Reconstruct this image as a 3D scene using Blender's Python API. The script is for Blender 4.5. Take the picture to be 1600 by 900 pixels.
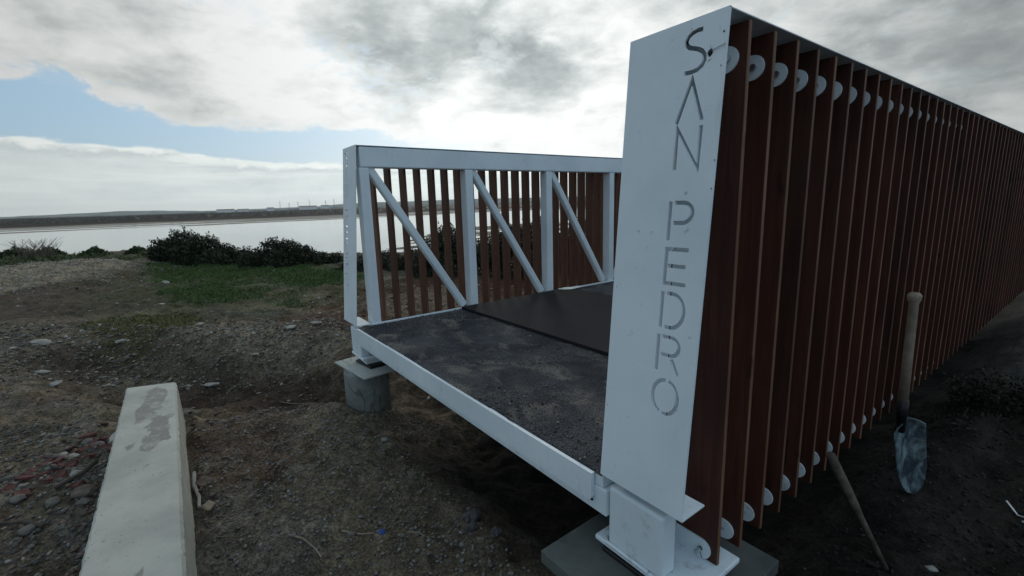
import bpy, bmesh, math, random
import numpy as np
from mathutils import Vector, Matrix
R = math.radians
rng = np.random.default_rng(7)
random.seed(7)
scene = bpy.context.scene
col = scene.collection
for o in list(bpy.data.objects):
    bpy.data.objects.remove(o)

# ------------------------------------------------------------------ camera
CAM = Vector((3.175, -1.062, 0.8318))
FW = Vector((-0.79291166, 0.58139711, -0.18239656))
RT = Vector((0.59549143, 0.802812, -0.02971285))
UP = Vector((-0.12915518, 0.13217526, 0.98277599))
cd = bpy.data.cameras.new('camera')
cam = bpy.data.objects.new('camera', cd)
col.objects.link(cam)
m = Matrix.Identity(4)
for i in range(3):
    m[i][0], m[i][1], m[i][2], m[i][3] = RT[i], UP[i], -FW[i], CAM[i]
cam.matrix_world = m
cd.sensor_width = 36
cd.lens = 713.24 * 36 / 1600
cd.clip_start = 0.02
cd.clip_end = 30000
scene.camera = cam
scene.view_settings.view_transform = 'Standard'
scene.view_settings.look = 'None'
scene.view_settings.exposure = 0
scene.view_settings.gamma = 1
scene.render.resolution_x, scene.render.resolution_y = 1024, 576

# ------------------------------------------------------------------ sun
SUN_AZ, SUN_EL = -52, 27
sd = Vector((math.sin(R(SUN_AZ)) * math.cos(R(SUN_EL)), math.cos(R(SUN_AZ)) * math.cos(R(SUN_EL)), math.sin(R(SUN_EL))))
ld = bpy.data.lights.new('sun', 'SUN')
ld.energy = 0.5
ld.angle = R(16)
ld.color = (1, 0.96, 0.9)
sun = bpy.data.objects.new('sun', ld)
sun.rotation_euler = sd.to_track_quat('Z', 'Y').to_euler()
col.objects.link(sun)

# ------------------------------------------------------------------ node helper
class NT:
    def __init__(s, tree):
        s.t = tree; s.n = tree.nodes; s.l = tree.links
    def new(s, typ, **kw):
        n = s.n.new(typ)
        for k, v in kw.items():
            setattr(n, k, v)
        return n
    def put(s, sock, v):
        if v is None: return
        if isinstance(v, bpy.types.NodeSocket): s.l.new(v, sock)
        elif isinstance(v, (tuple, list)) and sock.type == 'RGBA' and len(v) == 3: sock.default_value = (*v, 1)
        else: sock.default_value = v
    def math(s, op, a, b=None, c=None, clamp=False):
        n = s.new('ShaderNodeMath', operation=op, use_clamp=clamp)
        s.put(n.inputs[0], a); s.put(n.inputs[1], b); s.put(n.inputs[2], c)
        return n.outputs[0]
    def vmath(s, op, a, b=None, scale=None):
        n = s.new('ShaderNodeVectorMath', operation=op)
        s.put(n.inputs[0], a); s.put(n.inputs[1], b)
        if scale is not None: s.put(n.inputs['Scale'], scale)
        return n.outputs['Value'] if op in ('DOT_PRODUCT', 'LENGTH', 'DISTANCE') else n.outputs[0]
    def noise(s, vec, scale, detail=4, rough=0.55, dist=0.0, col=False):
        n = s.new('ShaderNodeTexNoise')
        s.put(n.inputs['Vector'], vec); n.inputs['Scale'].default_value = scale
        n.inputs['Detail'].default_value = detail; n.inputs['Roughness'].default_value = rough
        n.inputs['Distortion'].default_value = dist
        return n.outputs['Color' if col else 'Fac']
    def smooth(s, v, a, b, o0=0.0, o1=1.0):
        n = s.new('ShaderNodeMapRange', interpolation_type='SMOOTHSTEP')
        s.put(n.inputs[0], v); s.put(n.inputs[1], a); s.put(n.inputs[2], b); s.put(n.inputs[3], o0); s.put(n.inputs[4], o1)
        return n.outputs[0]
    def mix(s, f, a, b, blend='MIX'):
        n = s.new('ShaderNodeMix', data_type='RGBA', blend_type=blend)
        s.put(n.inputs[0], f); s.put(n.inputs[6], a); s.put(n.inputs[7], b)
        return n.outputs[2]
    def ramp(s, f, stops):
        n = s.new('ShaderNodeValToRGB'); r = n.color_ramp
        while len(r.elements) < len(stops): r.elements.new(0.5)
        for e, (p, c) in zip(r.elements, stops):
            e.position = p; e.color = (*c, 1) if isinstance(c, tuple) else (c, c, c, 1)
        s.put(n.inputs[0], f)
        return n.outputs[0]
    def bump(s, h, strength, dist=0.01, normal=None):
        n = s.new('ShaderNodeBump')
        n.inputs['Strength'].default_value = strength; n.inputs['Distance'].default_value = dist
        s.put(n.inputs['Height'], h); s.put(n.inputs['Normal'], normal)
        return n.outputs[0]

# ------------------------------------------------------------------ sky
w = bpy.data.worlds.new('World'); scene.world = w; w.use_nodes = True
t = NT(w.node_tree); t.n.clear()
tc = t.new('ShaderNodeTexCoord'); d = tc.outputs['Generated']
sep = t.new('ShaderNodeSeparateXYZ'); t.l.new(d, sep.inputs[0])
X, Y, Z = sep.outputs
az = t.math('MULTIPLY', t.math('ARCTAN2', X, Y), 180 / math.pi)
el = t.math('MULTIPLY', t.math('ARCSINE', Z), 180 / math.pi)
zc = t.math('ADD', t.math('MAXIMUM', Z, 0.0), 0.16)
pv = t.new('ShaderNodeCombineXYZ')
t.l.new(t.math('DIVIDE', X, zc), pv.inputs[0]); t.l.new(t.math('DIVIDE', Y, zc), pv.inputs[1])
p = pv.outputs[0]
sky = t.new('ShaderNodeTexSky', sky_type='NISHITA'); sky.sun_disc = False
sky.sun_elevation = R(SUN_EL); sky.sun_rotation = R(SUN_AZ); sky.air_density = 1.2; sky.dust_density = 1.5
def curve(v, lo, hi, pts):
    """piecewise elevation (deg/20) as a function of azimuth"""
    n = t.new('ShaderNodeFloatCurve'); c = n.mapping.curves[0]
    pts = [((a - lo) / (hi - lo), e / 20) for a, e in pts]
    c.points[0].location = pts[0]; c.points[1].location = pts[-1]
    for q in pts[1:-1]: c.points.new(*q)
    n.mapping.update()
    t.put(n.inputs['Value'], t.math('DIVIDE', t.math('SUBTRACT', v, lo), hi - lo, clamp=True))
    return t.math('MULTIPLY', n.outputs[0], 20)
deckedge = curve(az, -180, 180, [(-180, 9), (-135, 11), (-100, 10.8), (-92, 9.9), (-84, 8.7), (-75, 8.7), (-66, 7.6), (-53, 6.3), (-45, 4.5), (-20, 3.0), (40, 3), (110, 6), (180, 9)])
banktop = curve(az, -180, 180, [(-180, 5), (-130, 7), (-100, 6.6), (-92, 6.35), (-82, 5.3), (-73, 5.1), (-60, 4.9), (-48, 4.8), (0, 6), (90, 5), (180, 5)])
dirn = t.vmath('MULTIPLY', d, (1, 1, 2.2))
n1 = t.noise(dirn, 7, 7, 0.6, 0.3)
n2 = t.noise(dirn, 22, 6, 0.62, 0.2)
nl = t.noise(dirn, 15, 7, 0.55, 0.1)
w1 = t.math('MULTIPLY', t.math('SUBTRACT', n1, 0.5), 5.5)
w2 = t.math('MULTIPLY', t.math('SUBTRACT', n2, 0.5), 2.0)
e1 = t.math('SUBTRACT', t.math('ADD', el, t.math('ADD', w1, w2)), deckedge)
upper = t.smooth(e1, -0.2, 0.6)
e2 = t.math('SUBTRACT', banktop, t.math('ADD', el, t.math('MULTIPLY', t.math('SUBTRACT', nl, 0.5), 1.6)))
lower = t.smooth(e2, -0.12, 0.22)
# thin holes in the deck
hole = t.smooth(t.noise(p, 1.35, 8, 0.62, 0.5), 0.57, 0.70)
def blob(a, e, r0, r1, sx=1.0):
    da = t.math('MULTIPLY', t.math('SUBTRACT', az, a), sx)
    de = t.math('SUBTRACT', el, e)
    dd = t.math('SQRT', t.math('ADD', t.math('MULTIPLY', da, da), t.math('MULTIPLY', de, de)))
    dd = t.math('ADD', dd, t.math('MULTIPLY', t.math('SUBTRACT', n1, 0.5), 14))
    return t.smooth(dd, r0, r1, 1.0, 0.0)
hl = blob(-96, 11.8, 0.2, 1.2, 0.30)
gap = t.math('MAXIMUM', t.math('MULTIPLY', hole, 0.35), t.math('MULTIPLY', hl, 0.9))
gap = t.math('MAXIMUM', gap, t.math('MULTIPLY', t.math('MULTIPLY', blob(-68, 13.5, 1, 6, 0.6), t.smooth(t.noise(dirn, 16, 6, 0.6, 0.4), 0.5, 0.66)), 0.55))
upper = t.math('MULTIPLY', upper, t.math('SUBTRACT', 1.0, gap))
# brightness of cloud falls away from the veiled sun
gd = Vector((math.sin(R(-54)) * math.cos(R(13)), math.cos(R(-54)) * math.cos(R(13)), math.sin(R(13))))
ca = t.vmath('DOT_PRODUCT', d, tuple(gd))
ang = t.math('MULTIPLY', t.math('ARCCOSINE', ca), 180 / math.pi)
q = t.math('DIVIDE', ang, 42)
glow = t.math('ADD', 0.47, t.math('MULTIPLY', 0.62, t.math('EXPONENT', t.math('MULTIPLY', -1.0, t.math('MULTIPLY', q, q)))))
cl = t.noise(p, 0.75, 5, 0.5, 0.15)
cl2 = t.noise(dirn, 5.5, 8, 0.56, 0.1)
thick = t.math('ADD', t.math('MULTIPLY', cl, 0.45), t.math('MULTIPLY', cl2, 0.55))
dk = t.math('MAXIMUM', t.math('MAXIMUM', blob(-64, 19.5, 1, 9, 0.55), t.math('MULTIPLY', blob(-51, 14.6, 1, 6.0, 0.5), 1.45)), t.math('MAXIMUM', blob(-10, 16, 4, 26, 0.7), t.math('MULTIPLY', blob(-95, 17, 1, 9, 0.4), 0.42)))
lt = t.math('MAXIMUM', blob(-50, 8.6, 0.5, 6.5, 0.35), t.math('MULTIPLY', blob(-79, 15.0, 1, 9, 0.8), 1.1))
dens = t.math('ADD', t.math('ADD', t.smooth(thick, 0.40, 0.66, 0.0, 0.50), t.math('MULTIPLY', dk, 0.34)), t.math('MULTIPLY', lt, -0.45), clamp=True)
# edges of the deck are thin and bright
rim = t.smooth(e1, 0.0, 3.0, 0.0, 1.0)
puff = t.noise(dirn, 13, 8, 0.60, 0.25)
dens = t.math('ADD', dens, t.math('ADD', t.math('MULTIPLY', t.math('SUBTRACT', puff, 0.5), 0.95), t.smooth(el, 14, 24, 0.0, 0.06)), clamp=True)
dens = t.math('MULTIPLY', dens, t.math('ADD', 0.25, t.math('MULTIPLY', rim, 0.75)))
ccol = t.ramp(dens, [(0.0, (0.98, 1.0, 0.99)), (0.3, (0.76, 0.80, 0.79)), (0.65, (0.50, 0.54, 0.54)), (1.0, (0.33, 0.36, 0.37))])
ccol = t.mix(1.0, ccol, glow, 'MULTIPLY')
# away from the sun the cloud is lit by blue sky and breaks up
away = t.smooth(ang, 52, 105)
ccol = t.mix(away, ccol, t.mix(1.0, ccol, (1.10, 1.42, 1.80), 'MULTIPLY'))
# low bank: lit crest, greyer body, pale haze under it
fall = t.smooth(e2, 0.0, 1.9)
low = t.ramp(t.math('ADD', t.math('MULTIPLY', fall, 0.8), t.math('MULTIPLY', t.math('SUBTRACT', n2, 0.5), 1.5)), [(0.0, (0.92, 0.93, 0.92)), (0.35, (0.62, 0.66, 0.68)), (0.7, (0.70, 0.745, 0.75)), (1.0, (0.74, 0.79, 0.79))])
low = t.mix(t.smooth(t.noise(t.vmath('MULTIPLY', d, (1, 1, 14)), 3.0, 4), 0.42, 0.66), low, (0.83, 0.86, 0.85))
g2 = t.math('ADD', 0.34, t.math('MULTIPLY', 0.58, t.math('EXPONENT', t.math('MULTIPLY', -0.55, t.math('MULTIPLY', q, q)))))
low = t.mix(1.0, low, t.mix(1.0, g2, (1.27, 1.32, 1.30), 'MULTIPLY'), 'MULTIPLY')
nish = t.mix(1.0, sky.outputs[0], (0.10, 0.10, 0.10), 'MULTIPLY')
bg = t.mix(0.72, nish, t.mix(1.0, (0.40, 0.64, 0.88), t.math('ADD', 0.2, t.math('MULTIPLY', glow, 0.8)), 'MULTIPLY'))
c = t.mix(lower, bg, low)
c = t.mix(upper, c, ccol)
horiz = t.smooth(el, 0.0, 2.6, 0.75, 0.0)
c = t.mix(horiz, c, t.mix(1.0, (1.05, 1.12, 1.10), g2, 'MULTIPLY'))
bgn = t.new('ShaderNodeBackground'); t.l.new(c, bgn.inputs[0]); bgn.inputs[1].default_value = 1.0
wo = t.new('ShaderNodeOutputWorld'); t.l.new(bgn.outputs[0], wo.inputs[0])

# ------------------------------------------------------------------ materials
def mat(name, rough=0.6, spec=0.5, metal=0.0):
    m = bpy.data.materials.new(name); m.use_nodes = True
    t = NT(m.node_tree); b = t.n['Principled BSDF']
    b.inputs['Roughness'].default_value = rough; b.inputs['Metallic'].default_value = metal
    b.inputs['Specular IOR Level'].default_value = spec
    return m, t, b
def objco(t):
    return t.new('ShaderNodeTexCoord').outputs['Object']
def worldco(t):
    return t.new('ShaderNodeNewGeometry').outputs['Position']

def white_paint():
    m, t, b = mat('white_paint', 0.48, 0.4)
    w_ = worldco(t)
    n = t.noise(w_, 2.3, 5, 0.6); n2 = t.noise(w_, 38, 5, 0.7)
    streak = t.noise(t.vmath('MULTIPLY', w_, (30, 30, 2.2)), 1, 4, 0.6)
    base = t.mix(t.smooth(n, 0.35, 0.7), (0.72, 0.785, 0.815), (0.62, 0.69, 0.725))
    base = t.mix(t.math('MULTIPLY', t.smooth(streak, 0.6, 0.85), 0.4), base, (0.42, 0.42, 0.38))
    base = t.mix(t.math('MULTIPLY', t.smooth(n2, 0.64, 0.74), 0.6), base, (0.20, 0.18, 0.14))
    sz_ = t.new('ShaderNodeSeparateXYZ'); t.l.new(w_, sz_.inputs[0])
    mudz = t.smooth(sz_.outputs[2], -0.28, 0.10, 1.0, 0.0)      # mud splashed up from the ground
    spl = t.noise(w_, 17, 7, 0.72)
    base = t.mix(t.math('MULTIPLY', t.smooth(t.math('ADD', spl, t.math('MULTIPLY', mudz, 0.10)), 0.62, 0.76), 0.40), base, (0.24, 0.21, 0.165))
    scf = t.noise(t.vmath('MULTIPLY', w_, (60, 60, 9)), 1, 5, 0.75)
    base = t.mix(t.math('MULTIPLY', t.smooth(scf, 0.68, 0.80), 0.4), base, (0.36, 0.37, 0.36))
    rust = t.noise(w_, 9, 8, 0.8)
    base = t.mix(t.math('MULTIPLY', t.smooth(rust, 0.70, 0.735), 0.8), base, (0.16, 0.075, 0.035))
    t.put(b.inputs['Base Color'], base)
    t.put(b.inputs['Roughness'], t.smooth(n2, 0.3, 0.7, 0.4, 0.6))
    t.put(b.inputs['Normal'], t.bump(t.math('ADD', t.math('MULTIPLY', t.noise(w_, 150, 3), 0.4), t.noise(w_, 11, 4, 0.6)), 0.12, 0.004))
    return m
def wood(name, c0, c1):
    m, t, b = mat(name, 0.62, 0.3)
    o = objco(t); oi = t.new('ShaderNodeObjectInfo')
    off = t.vmath('SCALE', (7.3, 3.1, 11.7), None, oi.outputs['Random'])
    v = t.vmath('ADD', t.vmath('MULTIPLY', o, (22, 22, 1.1)), off)
    g = t.noise(v, 2.2, 6, 0.6, 0.9)
    blot = t.noise(t.vmath('ADD', t.vmath('MULTIPLY', o, (5, 5, 2.2)), off), 1.6, 3, 0.5)
    base = t.mix(t.smooth(g, 0.3, 0.72), c0, c1)
    knot = t.smooth(t.noise(t.vmath('ADD', t.vmath('MULTIPLY', o, (9, 9, 3.2)), off), 1.9, 2, 0.4), 0.70, 0.76)
    base = t.mix(t.math('MULTIPLY', knot, 0.75), base, tuple(x * 0.3 for x in c0))
    base = t.mix(t.smooth(blot, 0.35, 0.7, 0.0, 0.35), base, tuple(x * 0.55 for x in c0))
    base = t.mix(1.0, base, t.math('ADD', 0.74, t.math('MULTIPLY', oi.outputs['Random'], 0.42)), 'MULTIPLY')
    t.put(b.inputs['Base Color'], base)
    t.put(b.inputs['Normal'], t.bump(g, 0.35, 0.003))
    return m
def concrete(name, c0, c1, stain, bump=0.4, sc=1.0, stain_on=0.6):
    m, t, b = mat(name, 0.85, 0.25)
    w_ = worldco(t)
    n = t.noise(w_, 4 * sc, 6, 0.62); f = t.noise(w_, 90 * sc, 5, 0.7)
    s = t.noise(t.vmath('MULTIPLY', w_, (1.0, 2.2, 1)), 3.4 * sc, 5, 0.55, 1.2)
    base = t.mix(t.smooth(n, 0.3, 0.7), c0, c1)
    base = t.mix(t.math('MULTIPLY', t.smooth(s, 0.55, 0.60), stain_on), base, stain)
    base = t.mix(t.math('MULTIPLY', t.smooth(f, 0.62, 0.74), 0.6), base, tuple(x * 0.5 for x in stain))
    t.put(b.inputs['Base Color'], base)
    h = t.math('ADD', t.math('MULTIPLY', f, 0.4), n)
    t.put(b.inputs['Normal'], t.bump(h, bump, 0.01))
    return m
def vcol(name, rough=0.9, bump=0.5, bsc=60, bdist=0.01, spec=0.2, amp=0.5):
    m, t, b = mat(name, rough, spec)
    a = t.new('ShaderNodeAttribute', attribute_name='tint')
    w_ = worldco(t)
    n = t.noise(w_, bsc, 6, 0.7); n2 = t.noise(w_, bsc / 7, 5, 0.65)
    k = t.math('ADD', 1 - amp, t.math('ADD', t.math('MULTIPLY', n, amp), t.math('MULTIPLY', n2, amp)))
    if name == 'soil':
        n3 = t.noise(w_, 32, 5, 0.7, 0.6); n4 = t.noise(w_, 5.5, 5, 0.65, 0.8)
        k = t.math('MULTIPLY', t.smooth(n, 0.30, 0.74, 0.45, 1.5), t.math('MULTIPLY', t.smooth(n3, 0.33, 0.70, 0.55, 1.35), t.smooth(n4, 0.3, 0.7, 0.55, 1.35)))
    t.put(b.inputs['Base Color'], t.mix(1.0, a.outputs['Color'], k, 'MULTIPLY'))
    t.put(b.inputs['Normal'], t.bump(t.math('ADD', t.math('MULTIPLY', n, 0.5), n2), bump, bdist))
    return m
def plain(name, c, rough=0.6, metal=0.0, spec=0.4, var=0.3, sc=20, bump=0.15):
    m, t, b = mat(name, rough, spec, metal)
    w_ = objco(t)
    n = t.noise(w_, sc, 5, 0.6)
    t.put(b.inputs['Base Color'], t.mix(t.smooth(n, 0.3, 0.7), tuple(x * (1 - var) for x in c), tuple(min(1, x * (1 + var)) for x in c)))
    t.put(b.inputs['Normal'], t.bump(n, bump, 0.005))
    return m

def beam_concrete():
    m, t, b = mat('cast_concrete', 0.85, 0.25)
    w_ = worldco(t); n = t.noise(w_, 4, 6, 0.62); f = t.noise(w_, 70, 5, 0.7); s = t.noise(t.vmath('ADD', t.vmath('MULTIPLY', w_, (1.0, 1.7, 1)), (3.3, 1.2, 5.1)), 5.0, 6, 0.60, 0.8)
    sp = t.new('ShaderNodeSeparateXYZ'); t.l.new(w_, sp.inputs[0])
    off = t.math('ABSOLUTE', t.math('ADD', t.math('ADD', sp.outputs[1], 1.285), t.math('MULTIPLY', t.math('SUBTRACT', t.noise(w_, 3.1, 2), 0.5), 0.16)))
    along = t.smooth(t.math('ABSOLUTE', t.math('ADD', sp.outputs[0], 0.04)), 0.40, 0.60, -0.03, 0.3)
    k = t.math('MULTIPLY', t.smooth(t.math('SUBTRACT', s, t.math('ADD', t.math('MULTIPLY', off, 3.2), along)), 0.31, 0.345), t.smooth(t.noise(w_, 11, 5, 0.65), 0.35, 0.55, 0.25, 1.0))
    base = t.mix(t.smooth(n, 0.3, 0.7), (0.46, 0.46, 0.40), (0.35, 0.352, 0.31))
    base = t.mix(t.math('MULTIPLY', k, 0.85), base, t.mix(t.smooth(f, 0.4, 0.6), (0.19, 0.175, 0.15), (0.25, 0.235, 0.21)))
    base = t.mix(t.math('MULTIPLY', t.smooth(t.noise(w_, 24, 4, 0.6), 0.66, 0.75), 0.6), base, (0.2, 0.2, 0.18))
    base = t.mix(t.math('MULTIPLY', t.smooth(f, 0.62, 0.7), 0.35), base, (0.2, 0.2, 0.18))
    t.put(b.inputs['Base Color'], base)
    pore = t.new('ShaderNodeTexVoronoi'); t.put(pore.inputs['Vector'], w_); pore.inputs['Scale'].default_value = 34
    pr = t.math('MULTIPLY', t.smooth(pore.outputs['Distance'], 0.06, 0.14), 1.0)
    base = t.mix(t.math('MULTIPLY', t.math('SUBTRACT', 1.0, pr), t.smooth(t.noise(w_, 6, 2), 0.48, 0.55, 0, 0.75)), base, (0.1, 0.1, 0.09))
    t.put(b.inputs['Base Color'], base)
    t.put(b.inputs['Normal'], t.bump(t.math('ADD', t.math('MULTIPLY', f, 0.7), t.math('ADD', n, t.math('MULTIPLY', pr, 0.4))), 0.55, 0.010))
    return m
M = {}
M['white'] = white_paint()
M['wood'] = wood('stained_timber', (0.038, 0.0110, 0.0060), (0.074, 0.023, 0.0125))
M['wood_edge'] = wood('lit_timber_edge', (0.115, 0.055, 0.031), (0.19, 0.098, 0.057))  # fin timber made paler: side light on the outward edges put into colour
M['wood_in'] = wood('stained_timber_left', (0.105, 0.045, 0.027), (0.155, 0.072, 0.045))  # paler brown for the left truss fins
M['steel'] = plain('bolt_steel', (0.45, 0.46, 0.47), 0.35, 0.9, var=0.3)
M['darksteel'] = plain('black_iron', (0.012, 0.012, 0.013), 0.5, 0.3)
M['block'] = beam_concrete()
M['pile'] = concrete('pile_concrete', (0.25, 0.265, 0.245), (0.16, 0.175, 0.165), (0.085, 0.08, 0.07), 0.9, 2.2, stain_on=0.7)
M['plate'] = concrete('galvanised_plate', (0.42, 0.44, 0.41), (0.30, 0.32, 0.30), (0.15, 0.15, 0.135), 0.15)
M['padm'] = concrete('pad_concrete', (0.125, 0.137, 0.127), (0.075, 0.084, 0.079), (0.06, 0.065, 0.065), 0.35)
M['sheet'] = plain('phenolic_board', (0.0125, 0.0115, 0.014), 0.7, spec=0.2, var=0.18, sc=6, bump=0.03)
M['paper'] = plain('paper', (0.75, 0.75, 0.72), 0.8)
M['ash'] = plain('ash_handle', (0.25, 0.20, 0.15), 0.6, var=0.18, sc=30)
M['oldhandle'] = plain('weathered_handle', (0.10, 0.075, 0.06), 0.75, var=0.45, sc=25)
M['blue'] = plain('blue_plastic', (0.02, 0.07, 0.26), 0.4)
M['terrain'] = vcol('soil', 0.92, 0.95, 85, 0.016, amp=0.62)
M['stone'] = vcol('stones', 0.85, 0.5, 60, 0.006, amp=0.35)
M['leaf'] = vcol('leaves', 0.6, 0.1, 30, 0.002, spec=0.3, amp=0.2)
M['twig'] = plain('dry_twig', (0.14, 0.115, 0.085), 0.85)
M['bark'] = plain('dark_bark', (0.045, 0.035, 0.027), 0.9)
M['rock'] = plain('grey_rock', (0.125, 0.115, 0.10), 0.85, var=0.35, sc=9, bump=0.5)
M['rock2'] = plain('pale_rock', (0.27, 0.262, 0.235), 0.85, var=0.3, sc=9, bump=0.5)
M['clod'] = plain('dark_clod', (0.060, 0.058, 0.060), 0.9, var=0.35, sc=30, bump=0.8)
M['brick'] = plain('red_brick', (0.095, 0.036, 0.030), 0.88, var=0.55, sc=14, bump=0.5)
M['farwall'] = plain('render_wall', (0.75, 0.75, 0.72), 0.8)
M['roof'] = plain('far_roof', (0.30, 0.17, 0.12), 0.8)
M['glass'] = plain('window_glass', (0.05, 0.06, 0.07), 0.2)
M['pylonm'] = plain('pylon_steel', (0.22, 0.23, 0.24), 0.6)
def cement_blade():
    m, t, b = mat('shovel_steel', 0.55, 0.4, 0.3)
    o = objco(t)
    n = t.noise(t.vmath('MULTIPLY', o, (14, 14, 7)), 1.3, 7, 0.72, 0.7)
    t.put(b.inputs['Base Color'], t.mix(t.smooth(n, 0.38, 0.66), (0.045, 0.060, 0.080), (0.23, 0.30, 0.31)))
    t.put(b.inputs['Normal'], t.bump(n, 0.3, 0.004))
    t.put(b.inputs['Metallic'], t.smooth(n, 0.43, 0.6, 0.5, 0.0))
    return m
M['blade'] = cement_blade()
def asphalt():
    m, t, b = mat('deck_asphalt', 0.9, 0.25)
    w_ = worldco(t)
    big = t.noise(w_, 2.6, 6, 0.65, 0.5); st = t.noise(t.vmath('MULTIPLY', w_, (1, 1.5, 1)), 4.5, 6, 0.6, 0.8)
    g = t.noise(w_, 130, 4, 0.75); v = t.new('ShaderNodeTexVoronoi'); t.put(v.inputs['Vector'], w_); v.inputs['Scale'].default_value = 160
    base = t.mix(t.smooth(big, 0.36, 0.66), (0.024, 0.027, 0.034), (0.075, 0.076, 0.082))
    base = t.mix(t.smooth(st, 0.50, 0.70, 0, 0.85), base, (0.165, 0.150, 0.132))
    base = t.mix(1.0, base, t.smooth(g, 0.36, 0.66, 0.35, 1.9), 'MULTIPLY')
    t.put(b.inputs['Base Color'], base)
    t.put(b.inputs['Normal'], t.bump(t.math('ADD', g, v.outputs['Distance']), 0.9, 0.006))
    return m
M['asphalt'] = asphalt()
def water():
    m, t, b = mat('river_water', 0.07, 0.5)
    w_ = worldco(t)
    b.inputs['Base Color'].default_value = (0.05, 0.06, 0.06, 1)
    n = t.noise(t.vmath('MULTIPLY', w_, (0.25, 1, 1)), 0.7, 5, 0.6)
    t.put(b.inputs['Normal'], t.bump(n, 0.10, 0.05))
    return m
M['water'] = water()

# ------------------------------------------------------------------ mesh helpers
def link(name, me, mt=None, parent=None):
    o = bpy.data.objects.new(name, me); col.objects.link(o)
    if mt is not None and me is not None and not me.materials:
        for k in (mt if isinstance(mt, (list, tuple)) else [mt]): me.materials.append(k)
    if parent is not None: o.parent = parent
    return o
def tag(o, label=None, cat=None, group=None, kind=None):
    for k, v in (('label', label), ('category', cat), ('group', group), ('kind', kind)):
        if v: o[k] = v
    return o
def empty(name, loc, label, cat, group=None):
    o = bpy.data.objects.new(name, None); col.objects.link(o); o.location = loc; o.empty_display_size = 0.1
    return tag(o, label, cat, group)
def bmesh_obj(name, bm, mt, parent=None, smooth=False):
    me = bpy.data.meshes.new(name); bm.normal_update(); bm.to_mesh(me); bm.free()
    if smooth: me.polygons.foreach_set('use_smooth', [True] * len(me.polygons))
    return link(name, me, mt, parent)
def add_box(bm, lo, hi, bevel=0.0, mtx=None, seg=1):
    c = [(a + b) / 2 for a, b in zip(lo, hi)]; s = [b - a for a, b in zip(lo, hi)]
    g = bmesh.ops.create_cube(bm, size=1, matrix=Matrix.Translation(c) @ Matrix.Diagonal((*s, 1)))
    vs = g['verts']
    if bevel > 0:
        es = list({e for v in vs for e in v.link_edges})
        r = bmesh.ops.bevel(bm, geom=es, offset=bevel, segments=seg, affect='EDGES', profile=0.5)
        vs = [v for v in bm.verts if v.is_valid and v in set(r['verts'])] if False else list({v for f in r['faces'] for v in f.verts} | {v for v in vs if v.is_valid})
    if mtx is not None: bmesh.ops.transform(bm, matrix=mtx, verts=vs)
    return vs
def box(name, lo, hi, mt, parent=None, bevel=0.0, seg=1):
    bm = bmesh.new(); add_box(bm, lo, hi, bevel, None, seg); return bmesh_obj(name, bm, mt, parent)
def tube(bm, pts, radii, n=8, caps=True):
    pts = [Vector(q) for q in pts]; rings = []
    ref = Vector((0.31, 0.17, 0.93))
    for i, q in enumerate(pts):
        dd = (pts[min(i + 1, len(pts) - 1)] - pts[max(i - 1, 0)]).normalized()
        a = dd.cross(ref)
        if a.length < 0.1: a = dd.cross(Vector((1, 0, 0)))
        a.normalize(); b_ = dd.cross(a)
        r = radii[i] if isinstance(radii, (list, tuple)) else radii
        rings.append([bm.verts.new(q + (a * math.cos(2 * math.pi * k / n) + b_ * math.sin(2 * math.pi * k / n)) * r) for k in range(n)])
    for A, B in zip(rings, rings[1:]):
        for k in range(n): bm.faces.new((A[k], A[(k + 1) % n], B[(k + 1) % n], B[k]))
    if caps: bm.faces.new(rings[0][::-1]); bm.faces.new(rings[-1])
def prism(bm, outline, y0, y1):
    """outline in xz, extruded along y"""
    a = [bm.verts.new((x, y0, z)) for x, z in outline]; b_ = [bm.verts.new((x, y1, z)) for x, z in outline]
    n = len(a); bm.faces.new(a[::-1]) ; bm.faces.new(b_)
    for k in range(n): bm.faces.new((a[k], a[(k + 1) % n], b_[(k + 1) % n], b_[k]))
    bmesh.ops.recalc_face_normals(bm, faces=bm.faces[:])
def np_mesh(name, V, F, mt, colr=None, smooth=False):
    """V (n,3), F (m,k) -> mesh; colr (n,3)"""
    me = bpy.data.meshes.new(name); k = F.shape[1]
    me.vertices.add(len(V)); me.vertices.foreach_set('co', V.astype(np.float32).ravel())
    me.loops.add(F.size); me.loops.foreach_set('vertex_index', F.astype(np.int32).ravel())
    me.polygons.add(len(F)); me.polygons.foreach_set('loop_start', np.arange(0, F.size, k, dtype=np.int32))
    me.update(calc_edges=True)
    if smooth: me.polygons.foreach_set('use_smooth', np.ones(len(F), bool))
    if colr is not None:
        a = me.color_attributes.new('tint', 'FLOAT_COLOR', 'POINT')
        a.data.foreach_set('color', np.c_[colr, np.ones(len(colr))].astype(np.float32).ravel())
    if mt is not None: me.materials.append(mt)
    return me

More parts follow.
